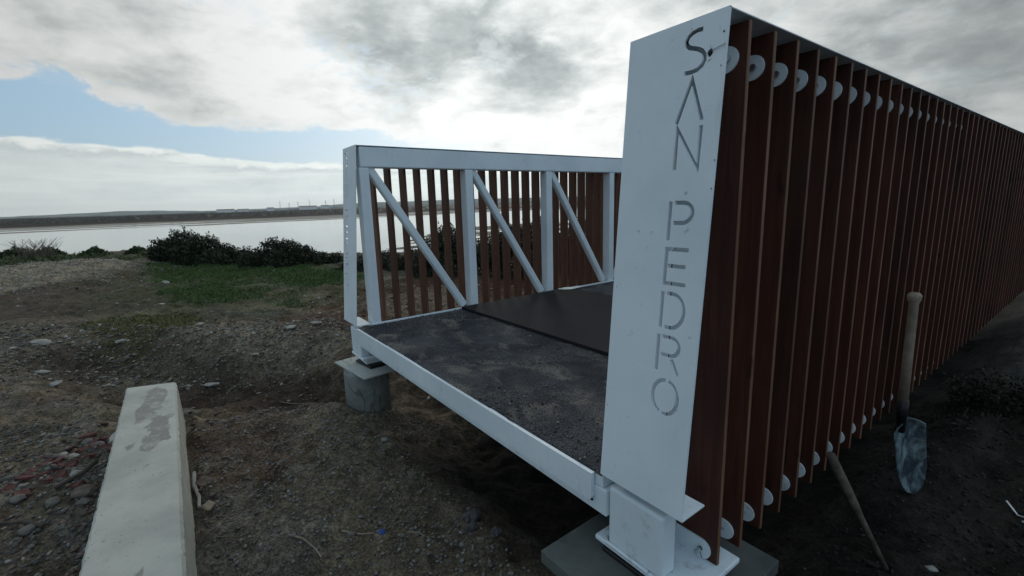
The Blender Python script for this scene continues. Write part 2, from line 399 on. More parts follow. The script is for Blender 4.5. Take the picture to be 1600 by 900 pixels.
# ------------------------------------------------------------------ numpy noise
def _h(ix, iy, s):
    n = (ix.astype(np.int64) * 374761393 + iy.astype(np.int64) * 668265263 + s * 974634777) & 0xffffffff
    n = ((n ^ (n >> 13)) * 1274126177) & 0xffffffff
    n = ((n ^ (n >> 16)) * 2246822519) & 0xffffffff
    return ((n ^ (n >> 15)) & 0xffffff) / 0xffffff
def vnoise(x, y, s=0):
    ix, iy = np.floor(x), np.floor(y); fx, fy = x - ix, y - iy
    fx = fx * fx * fx * (fx * (fx * 6 - 15) + 10); fy = fy * fy * fy * (fy * (fy * 6 - 15) + 10)
    a, b_ = _h(ix, iy, s), _h(ix + 1, iy, s); c_, d_ = _h(ix, iy + 1, s), _h(ix + 1, iy + 1, s)
    return (a + (b_ - a) * fx) * (1 - fy) + (c_ + (d_ - c_) * fx) * fy - 0.5
def fbm(x, y, f, o=4, s=0, g=0.5):
    r = 0; a = 1
    for k in range(o):
        c_, sn = math.cos(k * 1.1 + s), math.sin(k * 1.1 + s)
        r = r + a * vnoise((x * c_ - y * sn) * f + 17.3 * k, (x * sn + y * c_) * f + 9.1 * k, s + k); a *= g; f *= 2.03
    return r
def sst(v, a, b_):
    q = np.clip((v - a) / (b_ - a), 0, 1); return q * q * (3 - 2 * q)
def seg_dist(x, y, pts):
    dmin = np.full(np.shape(x), 1e9)
    for (x0, y0), (x1, y1) in zip(pts, pts[1:]):
        dx, dy = x1 - x0, y1 - y0; tt = np.clip(((x - x0) * dx + (y - y0) * dy) / (dx * dx + dy * dy), 0, 1)
        dmin = np.minimum(dmin, np.hypot(x - x0 - tt * dx, y - y0 - tt * dy))
    return dmin
def inpoly(x, y, poly):
    ins = np.zeros(np.shape(x), bool); n = len(poly)
    for i in range(n):
        (x0, y0), (x1, y1) = poly[i], poly[(i + 1) % n]
        c_ = ((y0 > y) != (y1 > y)) & (x < (x1 - x0) * (y - y0) / (y1 - y0 + 1e-12) + x0); ins ^= c_
    return ins
def poly_mask(x, y, poly, soft):
    dd = seg_dist(x, y, poly + [poly[0]]); ins = inpoly(x, y, poly)
    return sst(np.where(ins, dd, -dd), -soft, soft)

WATER = -2.6
EY = [-5000, -60, -30, -15, -6.6, -1.5, 2.5, 6, 12, 40, 120, 5000]
EX = [-40, -34, -31, -27, -23, -19.5, -12.5, -9.5, -9.5, -14, -30, -60]
def edge_x(y): return np.interp(y, EY, EX)
def height(x, y):
    x = np.asarray(x, float); y = np.asarray(y, float)
    near = 1 - sst(np.hypot(x - 1, y), 25, 60)
    h = -0.6 + 0.085 * fbm(x, y, 0.45, 3, 1) + near * (0.085 * fbm(x, y, 1.9, 3, 5) + 0.050 * fbm(x, y, 6.0, 3, 9) + 0.024 * fbm(x, y, 19, 4, 13, 0.6))
    # trench before the bridge, pit under it
    tr = seg_dist(x, y, [(-3.2, -1.9), (-1.7, -1.15), (-1.35, -0.6), (-0.75, -0.1), (-0.35, 0.5)])
    h -= 0.25 * (1 - sst(tr + 0.25 * fbm(x, y, 1.7, 3, 21), 0.15, 0.75))
    h += 0.07 * np.exp(-((seg_dist(x, y, [(-0.15, -1.05), (-0.2, -0.25), (0.25, -0.35)]) / 0.22) ** 2))
    h -= 0.24 * poly_mask(x, y, [(0.25, 0.15), (2.5, 0.1), (2.5, 9), (0.2, 9)], 0.3)
    h += 0.10 * np.exp(-((seg_dist(x, y, [(-5.4, -3.2), (-3.3, -1.3), (-2.4, -0.3), (-2.2, 0.4)]) + 0.3 * fbm(x, y, 1.5, 3, 31)) / 0.55) ** 2)
    # rows of loosened soil in the foreground
    h += 0.022 * np.sin((x * 0.55 + y * 1.9) * 5.5 + 3 * fbm(x, y, 1.2, 2, 41)) * poly_mask(x, y, [(-0.2, -1.1), (2.2, -1.1), (2.2, -0.2), (-0.1, -0.3)], 0.3)
    # shallow rut by the right side
    h -= 0.05 * np.exp(-((x - 2.95) / 0.18) ** 2) * sst(y, 0.5, 1.5)
    h += 0.045 * np.exp(-((y + 1.11) / 0.06) ** 2) * (x > -0.6) * (0.6 + fbm(x, y, 5, 2, 44)) + 0.05 * np.exp(-((np.hypot(x + 0.06, y + 0.05) - 0.19) / 0.07) ** 2)
    fl = np.exp(-(((x - 2.72) / 0.28) ** 2 + ((y - 1.66) / 0.28) ** 2) ** 2); h = h * (1 - fl) + fl * (-0.600 + 0.012 * fbm(x, y, 19, 3, 13))
    # gravel heap
    hp = np.exp(-(((x + 12.6) / 2.5) ** 2 + ((y + 3.6) / 1.75) ** 2) ** 1.25)
    h += hp * (0.30 + 0.07 * fbm(x, y, 1.4, 4, 51))
    hp2 = np.exp(-(((x + 10.5) / 1.6) ** 2 + ((y + 5.6) / 1.6) ** 2) ** 1.2); h += 0.12 * hp2
    # bank down to the river
    e = edge_x(y) + 1.6 * fbm(np.asarray(x) * 0 + 3, y, 0.11, 3, 61)
    s = e - x
    bank = sst(s, -0.5, 7.5)
    bed = WATER - 0.45 + 0.55 * fbm(x, y, 0.05, 3, 71)
    mud = poly_mask(x, y, [(-14, 2), (-34, 9), (-60, 30), (-70, 120), (-8, 120), (-6, 20)], 4)
    bed = bed * (1 - mud) + mud * (WATER + 0.025 + 0.09 * fbm(x, y, 0.25, 4, 75) + 0.02 * np.sin(x * 2.2 + y * 0.8))
    h = h * (1 - bank) + bed * bank
    # far shore: mud bands, then salt marsh
    fs = -np.interp(y, [-5000, -31, -3, 45, 120, 5000], [190, 143, 150, 150, 165, 400]) - x + 8 * fbm(np.asarray(x) * 0 + 8, y, 0.03, 3, 81)
    fm = sst(fs, -25, 6)
    far = WATER + 0.03 + 0.10 * fbm(x * 1.0, y * 0.22, 0.06, 4, 85)
    marsh = sst(fs, 60, 105)
    far = far * (1 - marsh) + marsh * (-2.1 + 0.35 * fbm(x, y, 0.07, 3, 91))
    h = h * (1 - fm) + far * fm
    return h
GRASS = [(-13.4, -2.2), (-12.0, 1.2), (-9.6, 2.0), (-7.4, 2.4), (-5.6, 2.3), (-4.2, 1.2), (-3.9, 0.2), (-4.6, -0.9), (-6.5, -2.0), (-9, -1.9)]
LAWN2 = [(-3.6, -0.7), (-3.3, -1.5), (-4.4, -2.2), (-5.2, -1.9), (-4.6, -1.0)]
CREST = [(-26, -14), (-22.4, -6.6), (-19.2, -1.7), (-15, -0.6), (-15, -2.6), (-17.6, -4.4), (-17, -7.5), (-19, -14)]
RUB = [(-6.6, -5.5), (-4.9, -2.4), (-3.2, -0.9), (-2.9, 0.3), (-1.6, 0.5), (-1.5, -0.6), (-2.5, -1.7), (-2.8, -3.2), (-4.2, -5.2)]
RED = [(-5.2, 0.6), (-5.2, 2.8), (-1.2, 7), (-0.4, 6), (-0.4, -0.1), (-1.5, 0.1), (-2.6, 0.2), (-3.9, 0.5)]
PEB = [(-1.9, -3.2), (-1.2, -1.85), (-0.5, -1.5), (1.6, -1.5), (1.6, -3)]
WARM = np.array([1.10, 1.0, 0.84])
def ground_col(x, y):
    x = np.asarray(x, float); y = np.asarray(y, float)
    n = lambda f, s, o=4: fbm(x, y, f, o, s)
    def mixc(c, k, d_): return c * (1 - k[:, None]) + np.array(d_) * k[:, None]
    c = np.tile(np.array([0.105, 0.094, 0.080]), (len(x), 1))
    c = mixc(c, sst(n(0.9, 101), -0.15, 0.3), (0.15, 0.133, 0.108))
    c = mixc(c, sst(n(2.7, 103), 0.0, 0.32) * 0.7, (0.165, 0.168, 0.165))
    c = mixc(c, sst(n(1.3, 105), 0.1, 0.33) * 0.7, (0.105, 0.066, 0.045))
    wob = 0.45 * n(1.1, 107)
    k = lambda poly, soft: np.clip(poly_mask(x + wob, y + 0.6 * n(1.4, 109), poly, soft), 0, 1)
    c = mixc(c, k(RUB, 0.4) * (0.45 + 0.9 * sst(n(1.9, 111), -0.25, 0.25)).clip(0, 1) * 0.9, (0.215, 0.20, 0.175))
    c = mixc(c, k(RED, 0.5) * 0.85, (0.090, 0.046, 0.031))
    tr = seg_dist(x, y, [(-3.2, -1.9), (-1.7, -1.15), (-1.35, -0.6), (-0.75, -0.1), (-0.35, 0.5)])
    c = mixc(c, (1 - sst(tr + wob * 0.7, 0.2, 0.75)) * 0.85, (0.036, 0.027, 0.021))
    c = mixc(c, k([(-10.8, -7), (-11.0, -1.7), (-7.5, -1.0), (-4.2, -0.8), (-3.6, -1.6), (-5.0, -3.2), (-7, -7)], 1.0) * 0.8, (0.074, 0.060, 0.048))
    g = k(GRASS, 1.3)
    c = mixc(c, g * (0.6 + 0.4 * sst(n(1.1, 113), -0.35, 0.15)), (0.042, 0.068, 0.019))
    c = mixc(c, k(LAWN2, 0.4) * 0.7, (0.10, 0.10, 0.036))
    c = mixc(c, k(CREST, 0.8) * 0.8, (0.060, 0.068, 0.030))
    hp = np.exp(-(((x + 12.6) / 2.5) ** 2 + ((y + 3.6) / 1.75) ** 2) ** 1.25) + np.exp(-(((x + 10.5) / 2.0) ** 2 + ((y + 5.6) / 1.8) ** 2) ** 1.2)
    c = mixc(c, sst(hp, 0.25, 0.6), (0.27, 0.25, 0.21))
    # shade along the right side and under the bridge, put into the soil colour
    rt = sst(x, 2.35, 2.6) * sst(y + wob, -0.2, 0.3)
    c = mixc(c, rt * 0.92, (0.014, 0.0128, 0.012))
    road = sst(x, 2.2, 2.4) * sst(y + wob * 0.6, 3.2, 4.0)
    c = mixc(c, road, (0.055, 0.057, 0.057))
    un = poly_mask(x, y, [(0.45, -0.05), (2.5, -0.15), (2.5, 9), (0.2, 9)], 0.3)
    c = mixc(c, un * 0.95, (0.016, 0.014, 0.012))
    h = height(x, y)
    s = edge_x(y) - x
    c = mixc(c, sst(s, 0.5, 3) * sst(h, WATER + 0.1, WATER + 0.7), (0.05, 0.055, 0.03))
    c = mixc(c, (s > 2) * (1 - sst(h, WATER + 0.05, WATER + 0.5)), (0.19, 0.185, 0.17))
    fsx = sst(-x, 195, 225)
    c = mixc(c, fsx * sst(h, WATER + 0.1, WATER + 0.4), (0.020, 0.014, 0.011))
    c = mixc(c, (x < -135) * (x > -330) * (1 - sst(h, WATER + 0.12, WATER + 0.22)), (0.36, 0.36, 0.35))  # wet sheen of the far mud put into a paler colour
    c = mixc(c, sst(-x, 260, 380), (0.022, 0.020, 0.014))
    c = mixc(c, sst(n(0.6, 121), 0.05, 0.35) * (x < 2.2) * (x > -6) * (1 - un) * 0.55, (0.19, 0.172, 0.142))
    return c * WARM * 0.86

# ------------------------------------------------------------------ terrain sheet
def coords(lo, hi, st, gl, gh, ext):
    a = list(np.arange(lo, hi + 1e-6, st)); s = st
    while a[-1] < ext: s *= gh; a.append(a[-1] + s)
    b_ = []; s = st; v = lo
    while v > -ext: s *= gl; v -= s; b_.append(v)
    return np.array(b_[::-1] + a)
xs = coords(-2.4, 3.3, 0.024, 1.0175, 1.09, 5500)
ys = coords(-2.5, 1.5, 0.024, 1.045, 1.045, 5500)
GX, GY = np.meshgrid(xs, ys, indexing='ij')
fx_, fy_ = GX.ravel(), GY.ravel()
HZ = height(fx_, fy_)
V = np.c_[fx_, fy_, HZ]
nx, ny = len(xs), len(ys)
idx = np.arange(nx * ny).reshape(nx, ny)
F = np.stack([idx[:-1, :-1], idx[1:, :-1], idx[1:, 1:], idx[:-1, 1:]], -1).reshape(-1, 4)
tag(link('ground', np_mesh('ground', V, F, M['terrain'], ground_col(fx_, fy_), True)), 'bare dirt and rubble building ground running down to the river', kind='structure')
print('terrain', nx, ny, nx * ny)
def H1(x, y): return float(height(np.array([x]), np.array([y]))[0])

V = np.array([(-5400, -5400, WATER), (-4, -5400, WATER), (-4, 5400, WATER), (-5400, 5400, WATER)], float)
tag(link('water', np_mesh('water', V, np.array([[0, 1, 2, 3]]), M['water'])), 'calm pale river reflecting the cloudy sky', kind='structure')

# hills on the horizon
def hills(name, dist, prof, seed, colr, depth=500):
    azs = np.linspace(-135, 30, 500)
    hh = np.interp(azs, [a for a, _ in prof], [b_ for _, b_ in prof])
    hh = hh + 2.5 * fbm(azs, azs * 0, 0.8, 5, seed) * (hh > 1)
    rows = []
    for k, f in ((0, 0.0), (0.25, 0.45), (0.55, 0.85), (0.8, 1.0), (1.4, 0.6)):
        dd = dist + depth * k
        rows.append(np.c_[np.sin(np.radians(azs)) * dd, np.cos(np.radians(azs)) * dd, -2.4 + (hh + 3) * f + (1.5 * fbm(azs, azs * 0 + k, 3, 4, seed + 7) if 0 < f else 0)])
    V = np.concatenate(rows); n = len(azs)
    i = np.arange(n - 1); F = np.concatenate([np.stack([i + r * n, i + 1 + r * n, i + 1 + (r + 1) * n, i + (r + 1) * n], -1) for r in range(4)])
    c_ = np.tile(np.array(colr), (len(V), 1)) * (1 + 0.8 * fbm(V[:, 0], V[:, 1], 0.012, 4, seed)[:, None])
    tag(link(name, np_mesh(name, V, F, M['terrain'], c_, True)), 'low pale hills along the far horizon', kind='structure')
hills('hills', 4700, [(-135, 8), (-102, 12), (-98, 20), (-94, 33), (-91, 31), (-87, 15), (-84, 18), (-80, 24), (-76, 30), (-73, 48), (-60, 60), (-40, 50), (0, 25), (30, 12)], 3, (0.22, 0.24, 0.22))  # distance haze partly put into the paler hill colour
hills('near_hills', 3000, [(-135, 2), (-90, 1), (-86, 4), (-84, 8), (-82, 4), (-78, 7), (-74, 10), (-60, 10), (-30, 8), (30, 4)], 8, (0.10, 0.11, 0.09), 300)
# dark scrub line of the marsh
n = 26000
azr = np.radians(rng.uniform(-125, 10, n)); dr = rng.uniform(330, 900, n) ** 1.0
px_, py_ = np.sin(azr) * dr, np.cos(azr) * dr
keep = (px_ < -230); px_, py_ = px_[keep], py_[keep]; n = len(px_)
hz = height(px_, py_)
sz = rng.uniform(0.5, 1.9, n) * (0.6 + np.clip(fbm(px_, py_, 0.012, 3, 5) + 0.5, 0, 1))
ang_ = rng.uniform(0, 3.14, n)
ux, uy = np.cos(ang_) * sz * 2.2, np.sin(ang_) * sz * 2.2
# each tuft is a four-sided tent
P0 = np.c_[px_ - ux, py_ - uy, hz - 0.1]; P1 = np.c_[px_ + uy, py_ - ux, hz - 0.1]; P2 = np.c_[px_ + ux, py_ + uy, hz - 0.1]; P3 = np.c_[px_ - uy, py_ + ux, hz - 0.1]; P4 = np.c_[px_, py_, hz + sz]
V = np.stack([P0, P1, P2, P3, P4], 1).reshape(-1, 3)
b5 = np.arange(n)[:, None] * 5
F = np.concatenate([b5 + np.array([[0, 1, 4]]), b5 + np.array([[1, 2, 4]]), b5 + np.array([[2, 3, 4]]), b5 + np.array([[3, 0, 4]])])
cc = np.repeat(np.array([0.009, 0.011, 0.008]) * rng.uniform(0.6, 1.5, (n, 1)), 5, 0)
tag(link('marsh_scrub', np_mesh('marsh_scrub', V, F, M['leaf'], cc)), 'dark low salt marsh scrub on the far shore', 'scrub', kind='stuff')

# ------------------------------------------------------------------ stones (stuff)
PHI = (1 + 5 ** .5) / 2
ICO = np.array([(-1, PHI, 0), (1, PHI, 0), (-1, -PHI, 0), (1, -PHI, 0), (0, -1, PHI), (0, 1, PHI), (0, -1, -PHI), (0, 1, -PHI), (PHI, 0, -1), (PHI, 0, 1), (-PHI, 0, -1), (-PHI, 0, 1)]) / 1.902
ICF = np.array([(0, 11, 5), (0, 5, 1), (0, 1, 7), (0, 7, 10), (0, 10, 11), (1, 5, 9), (5, 11, 4), (11, 10, 2), (10, 7, 6), (7, 1, 8), (3, 9, 4), (3, 4, 2), (3, 2, 6), (3, 6, 8), (3, 8, 9), (4, 9, 5), (2, 4, 11), (6, 2, 10), (8, 6, 7), (9, 8, 1)])
def stones(name, x, y, size, colr, label, cat, sink=0.25):
    n = len(x)
    z = height(x, y)
    a = rng.uniform(0, 6.28, n); sc = size[:, None] * rng.uniform(0.55, 1.25, (n, 3)) * np.array([1.15, 0.9, 0.6])
    v = ICO[None] * (1 + rng.uniform(-0.28, 0.22, (n, 12, 1)))
    v = v * sc[:, None, :]
    tl = rng.normal(0, 0.25, n); v = np.stack([v[..., 0], v[..., 1], v[..., 2] + v[..., 0] * tl[:, None]], -1)
    ca, sa = np.cos(a)[:, None], np.sin(a)[:, None]
    v = np.stack([v[..., 0] * ca - v[..., 1] * sa + x[:, None], v[..., 0] * sa + v[..., 1] * ca + y[:, None], v[..., 2] + (z + size * sink)[:, None]], -1)
    F = (ICF[None] + (np.arange(n) * 12)[:, None, None]).reshape(-1, 3)
    me = np_mesh(name, v.reshape(-1, 3), F, M['stone'], np.repeat(colr, 12, 0))
    return tag(link(name, me), label, cat, kind='stuff')
def blocked(x, y):
    return ((y > -1.49) & (y < -1.13) & (x > -0.75)) | (np.hypot(x + 0.06, y + 0.06) < 0.2)
def scatter(poly, n, soft=None):
    xs_ = [p_[0] for p_ in poly]; ys_ = [p_[1] for p_ in poly]
    x = rng.uniform(min(xs_), max(xs_), n * 3); y = rng.uniform(min(ys_), max(ys_), n * 3)
    k = inpoly(x, y, poly) & ~blocked(x, y)
    return x[k][:n], y[k][:n]
def pal(n, cols, wts, var=0.25):
    c_ = np.array(cols)[rng.choice(len(cols), n, p=wts)]; return c_ * rng.uniform(1 - var, 1 + var, (n, 1))
GREYS = [(0.11, 0.108, 0.10), (0.22, 0.21, 0.19), (0.075, 0.07, 0.065), (0.14, 0.10, 0.075)]
X_, Y_, S_, C_ = [], [], [], []
def batch(poly, n, s0, s1, cols, wts, pw=2.5, keep=None):
    x, y = scatter(poly, n)
    if keep is not None: kk_ = keep(x, y); x, y = x[kk_], y[kk_]
    n = len(x)
    X_.append(x); Y_.append(y); S_.append(s0 + (s1 - s0) * rng.uniform(0, 1, n) ** pw); C_.append(pal(n, cols, wts))
batch(PEB, 11000, 0.003, 0.016, GREYS, [.4, .13, .32, .15])
batch(RUB, 17000, 0.004, 0.024, [(0.16, 0.15, 0.13), (0.28, 0.265, 0.235), (0.09, 0.08, 0.07)], [.5, .15, .35], 4.5)
hpf = lambda x, y: np.exp(-(((x + 12.6) / 2.5) ** 2 + ((y + 3.6) / 1.75) ** 2) ** 1.25) + np.exp(-(((x + 10.5) / 2.0) ** 2 + ((y + 5.6) / 1.8) ** 2) ** 1.2) + 0.25 * fbm(x, y, 1.3, 3, 19) + rng.uniform(-.25, .25, len(x)) > 0.3
batch([(-16.5, -8), (-16.5, -0.6), (-7.6, -0.6), (-7.6, -8)], 26000, 0.006, 0.028, [(0.24, 0.225, 0.19), (0.33, 0.31, 0.265), (0.14, 0.125, 0.105)], [.5, .25, .25], 2.5, hpf)
batch([(-7, -6), (-4.5, -2), (-4, 0), (-1.3, 0.6), (-0.8, -0.2), (-0.4, -1.4), (-1.5, -3.5), (-3, -6)], 7000, 0.003, 0.02, [(0.12, 0.11, 0.10), (0.22, 0.21, 0.19), (0.07, 0.05, 0.04)], [.5, .15, .35])
batch([(-5, 0.4), (-5, 3), (-1, 7), (-0.35, 6), (-0.35, 0.3)], 1500, 0.006, 0.035, [(0.20, 0.19, 0.17), (0.4, 0.39, 0.36), (0.07, 0.04, 0.03)], [.3, .15, .55])
batch([(-14, -7), (-14, -1), (-8, 1.8), (-4, 1.8), (-3.8, -2), (-6, -6)], 1400, 0.006, 0.035, [(0.22, 0.21, 0.19), (0.10, 0.09, 0.08)], [.3, .7], 4)
tag(stones('gravel', np.concatenate(X_), np.concatenate(Y_), np.concatenate(S_), np.concatenate(C_), 'loose grey gravel, pebbles and rubble strewn over the dirt', 'gravel'))
# soil crumbs in front
X_, Y_, S_, C_ = [], [], [], []
SO = [(0.125, 0.113, 0.097), (0.15, 0.145, 0.135), (0.20, 0.20, 0.19)]
batch([(-0.5, -1.1), (-0.5, 0.1), (0.4, 0.4), (2.4, 0.2), (2.4, -1.1)], 17000, 0.002, 0.012, SO, [.5, .38, .12], 3, lambda x, y: poly_mask(x, y, [(0.45, -0.05), (2.5, -0.15), (2.5, 9), (0.2, 9)], 0.3) + rng.uniform(-.2, .2, len(x)) < 0.35)
batch([(2.35, 0.2), (2.35, 3.4), (3.5, 3.4), (3.5, 0.3)], 6000, 0.002, 0.014, [(0.026, 0.024, 0.022), (0.016, 0.015, 0.014), (0.07, 0.066, 0.06)], [.55, .4, .05], 3)  # crumbs darkened to match the shade painted into this ground
batch([(-0.7, -1.6), (-0.7, -1.1), (2, -1.1), (2, -1.6)], 1500, 0.003, 0.014, GREYS, [.3, .12, .3, .28])
tag(stones('soil_crumbs', np.concatenate(X_), np.concatenate(Y_), np.concatenate(S_), np.concatenate(C_), 'loose crumbs of dark soil around the bridge end', 'soil'))

# ------------------------------------------------------------------ grass (stuff)
def leaves_mesh(P, size, colr, flat=0.0):
    """one folded leaf quad per point with a random direction"""
    n = len(P)
    a = rng.normal(size=(n, 3)); a[:, 2] *= (1 - flat); a /= np.linalg.norm(a, axis=1)[:, None]
    b_ = rng.normal(size=(n, 3)); b_ -= (a * b_).sum(1)[:, None] * a; b_ /= np.linalg.norm(b_, axis=1)[:, None]
    L = size[:, None]; W = size[:, None] * 0.42
    v = np.stack([P - a * L, P + b_ * W, P + a * L, P - b_ * W], 1).reshape(-1, 3)
    F = np.arange(n * 4).reshape(n, 4)
    return v, F, np.repeat(colr, 4, 0)
def grass_pts(poly, n, th, f=1.2, s=113):
    x, y = scatter(poly, n); k = fbm(x, y, f, 4, s) + rng.uniform(-.12, .12, len(x)) - 0.9 * (1 - sst(seg_dist(x, y, poly + [poly[0]]), 0, 0.8)) * (n > 20000) > th
    return x[k], y[k]
gv = []
for poly, n, th, hh, cg in ((GRASS, 90000, -0.28, (0.012, 0.042), (0.054, 0.098, 0.023)), (LAWN2, 4500, -0.1, (0.012, 0.035), (0.10, 0.105, 0.035)),
                            (CREST, 9000, -0.1, (0.05, 0.16), (0.055, 0.075, 0.028)), ([(2.5, 3.0), (2.5, 3.9), (3.6, 3.6), (3.6, 2.6)], 1500, -0.1, (0.01, 0.03), (0.02, 0.026, 0.012)), ([(-6, 2), (-9, 6), (-6, 12), (-2, 7)], 5000, -0.1, (0.02, 0.07), (0.05, 0.07, 0.025)),
                            ([(-3, -1.2), (-2.6, 0.3), (-1.9, 0.3), (-2.3, -1.2)], 900, 0.0, (0.012, 0.03), (0.07, 0.085, 0.03))):
    x, y = grass_pts(poly, n, th); n = len(x); z = height(x, y)
    sz = rng.uniform(*hh, n); an = rng.uniform(0, 6.28, n); ln = rng.normal(0, 0.6, (n, 2)) * sz[:, None]; w_ = sz * 0.28
    V = np.stack([np.c_[x - np.cos(an) * w_, y - np.sin(an) * w_, z - 0.01], np.c_[x + np.cos(an) * w_, y + np.sin(an) * w_, z - 0.01], np.c_[x + ln[:, 0], y + ln[:, 1], z + sz]], 1)
    gv.append((V.reshape(-1, 3), np.repeat(np.array(cg) * rng.uniform(0.55, 1.6, (n, 1)), 3, 0)))
V = np.concatenate([g[0] for g in gv]); C2 = np.concatenate([g[1] for g in gv])
tag(link('grass', np_mesh('grass', V, np.arange(len(V)).reshape(-1, 3), M['leaf'], C2)), 'short green grass and weeds growing over the dirt', 'grass', kind='stuff')

# ------------------------------------------------------------------ bushes
def bush(x, y, z, lobes, n, size, colr, label, group, wisps=14, name='bush', cat='bush'):
    root = empty(name, (x, y, z), label, cat, group)
    bm = bmesh.new()
    for k in range(9):
        lx, ly, lz, r = lobes[k % len(lobes)]
        q = Vector((lx + random.uniform(-r, r) * .5, ly + random.uniform(-r, r) * .5, lz + r * random.uniform(0, .6)))
        tube(bm, [(lx * 0.3, ly * 0.3, -0.15), q * 0.5 + Vector((0, 0, .02)), q], [0.028, 0.016, 0.005], 6)
    bmesh_obj('stems', bm, M['bark'], root)
    tot = sum(l[3] ** 2 for l in lobes); P = []
    for lx, ly, lz, r in lobes:
        m_ = int(1.9 * n * r * r / tot); dv = rng.normal(size=(m_, 3)); dv /= np.linalg.norm(dv, axis=1)[:, None]
        rr = r * (0.45 + 0.62 * rng.uniform(0, 1, m_) ** 0.6)
        bumps = 1 + 0.45 * fbm(dv[:, 0] * 2 + lx, dv[:, 1] * 2 + dv[:, 2] * 2.3, 1.8, 3, 11)
        P.append(np.array([lx, ly, lz]) + dv * (rr * bumps)[:, None] * np.array([1, 1, 0.92]))
    P = np.concatenate(P)
    for k in range(wisps):
        lx, ly, lz, r = random.choice(lobes)
        a = random.uniform(0, 6.28); e = random.uniform(0.3, 1.3)
        dv = np.array([math.cos(a) * math.cos(e), math.sin(a) * math.cos(e), math.sin(e)]); m_ = 26
        tt = np.linspace(0.85, 1.28, m_)[:, None]
        P = np.concatenate([P, np.array([lx, ly, lz]) + dv * r * tt + rng.normal(0, 0.022, (m_, 3))])
    P = P[P[:, 2] > -0.25]
    cl_ = np.array(colr) * rng.uniform(0.5, 1.7, (len(P), 1))
    v, F, c_ = leaves_mesh(P, size * rng.uniform(0.6, 1.3, len(P)), cl_)
    link('foliage', np_mesh('foliage', v, F, M['leaf'], c_), None, root)
    return root
GB = (0.020, 0.028, 0.013)
BG = 'dark bushes along the river bank'
r_ = Vector((RT[0], RT[1], 0)).normalized()
def lob(pts):  # (along the photographed width, depth, height, radius)
    return [(r_.x * a - r_.y * b_, r_.y * a + r_.x * b_, c_, rad) for a, b_, c_, rad in pts]
bush(-12.9, -0.7, -0.65, lob([(-0.15, 0, .52, .48), (-.75, 0, .40, .36), (-1.1, .1, .3, .22), (.45, 0, .42, .42), (.95, 0, .24, .36), (1.45, .1, .12, .3), (.2, -.3, .2, .5), (-.4, .4, .3, .4), (.9, -.5, .05, .4)]), 15000, 0.036, GB, 'broad dark bush left of the gap, largest on the river bank', BG, 34)
bush(-9.75, 1.25, -0.62, lob([(-.35, 0, .46, .27), (.05, 0, .44, .28), (.45, 0, .3, .26), (-.75, .1, .22, .25), (.85, 0, .14, .25), (0, -.2, .15, .4), (-1.1, .1, .12, .25), (1.15, .2, .1, .2)]), 9000, 0.030, GB, 'dark round bush between the broad bush and the white railing', BG, 24)
bush(-6.9, 2.9, -0.75, lob([(-.6, 0, .2, .3), (0, 0, .22, .35), (.5, 0, .3, .3), (-1.1, .2, .08, .25)]), 6000, 0.028, GB, 'low dark bush seen through the first railing bay', BG)
bush(-5.1, 3.4, -0.7, lob([(0, 0, .85, .26), (-.3, 0, .62, .3), (.35, 0, .6, .34), (0, 0, .3, .45), (.8, .1, .4, .35), (-.5, .1, .25, .35)]), 8500, 0.028, GB, 'tall ragged dark bush seen left of the second railing post', BG, 26)
bush(-4.0, 4.3, -0.7, lob([(0, 0, .8, .34), (.4, 0, .9, .3), (-.4, 0, .6, .34), (.1, 0, .3, .5), (.8, .1, .5, .4)]), 8500, 0.028, GB, 'tall dark bush seen through the second railing bay', BG, 18)
bush(-3.2, 5.3, -0.7, lob([(0, 0, .8, .4), (.5, 0, .8, .4), (-.4, 0, .5, .4), (.2, 0, .2, .5)]), 6000, 0.03, GB, 'dark bush seen through the third railing bay', BG, 10)
CB = 'low green shrubs on the bank edge'
for x, y, s, lb in ((-22.2, -5.9, .42, 'small round green shrub at far left of the bank edge'), (-21.0, -4.9, .30, 'low green shrub below the leafless twigs'), (-20.0, -3.5, .22, 'low green shrub between the leafless twigs and the dark bush'), (-19.0, -2.2, .22, 'low green shrub just left of the broad dark bush'), (-22.6, -6.9, .35, 'tiny green tuft at the left edge of the photo')):
    bush(x, y, H1(x, y), [(0, 0, .1, s * .75), (.55 * s, .6 * s, .08, s * .6), (-.5 * s, -.7 * s, .05, s * .6), (.9 * s, 1.3 * s, .0, s * .5), (-.8 * s, -1.4 * s, .0, s * .5)], 2600, 0.05, (0.045, 0.062, 0.024), lb, CB, 6, 'shrub', 'shrub')
tx, ty = -20.2, -5.1
root = empty('dry_shrub', (tx, ty, H1(tx, ty)), 'pale leafless twiggy shrub on the bank edge at far left', 'shrub')
for k in range(7):
    bm = bmesh.new()
    for j in range(12):
        a = random.uniform(0, 6.28); l = random.uniform(.25, .8)
        v0 = Vector((r_.x * random.uniform(-.5, .6), r_.y * random.uniform(-.5, .6), 0))
        v1 = v0 + Vector((math.cos(a) * .3 * l, math.sin(a) * .3 * l, l * .55)); v2 = v1 + Vector((math.cos(a + .5) * .35 * l, math.sin(a + .5) * .35 * l, l * .4))
        tube(bm, [v0, v1, v2], [0.009, 0.006, 0.003], 4)
        tube(bm, [v1, v1 + (v2 - v1) * 1.0 + Vector((random.uniform(-.2, .2), random.uniform(-.2, .2), 0))], [0.006, 0.003], 4)
    bmesh_obj('branch', bm, M['twig'], root)
for x, y, s, lb in ((2.78, 3.35, .16, 'dark weed clump beside the bridge at the near edge of the grey track'), (3.25, 3.25, .17, 'dark weed clump at the right edge of the photo')):
    bush(x, y, H1(x, y), [(0, 0, .05, s), (s, .1, .02, s * .7), (-s, 0, .02, s * .7)], 1500, 0.014, (0.016, 0.02, 0.011), lb, 'weed clumps right of the bridge', 8, 'weed', 'weed')

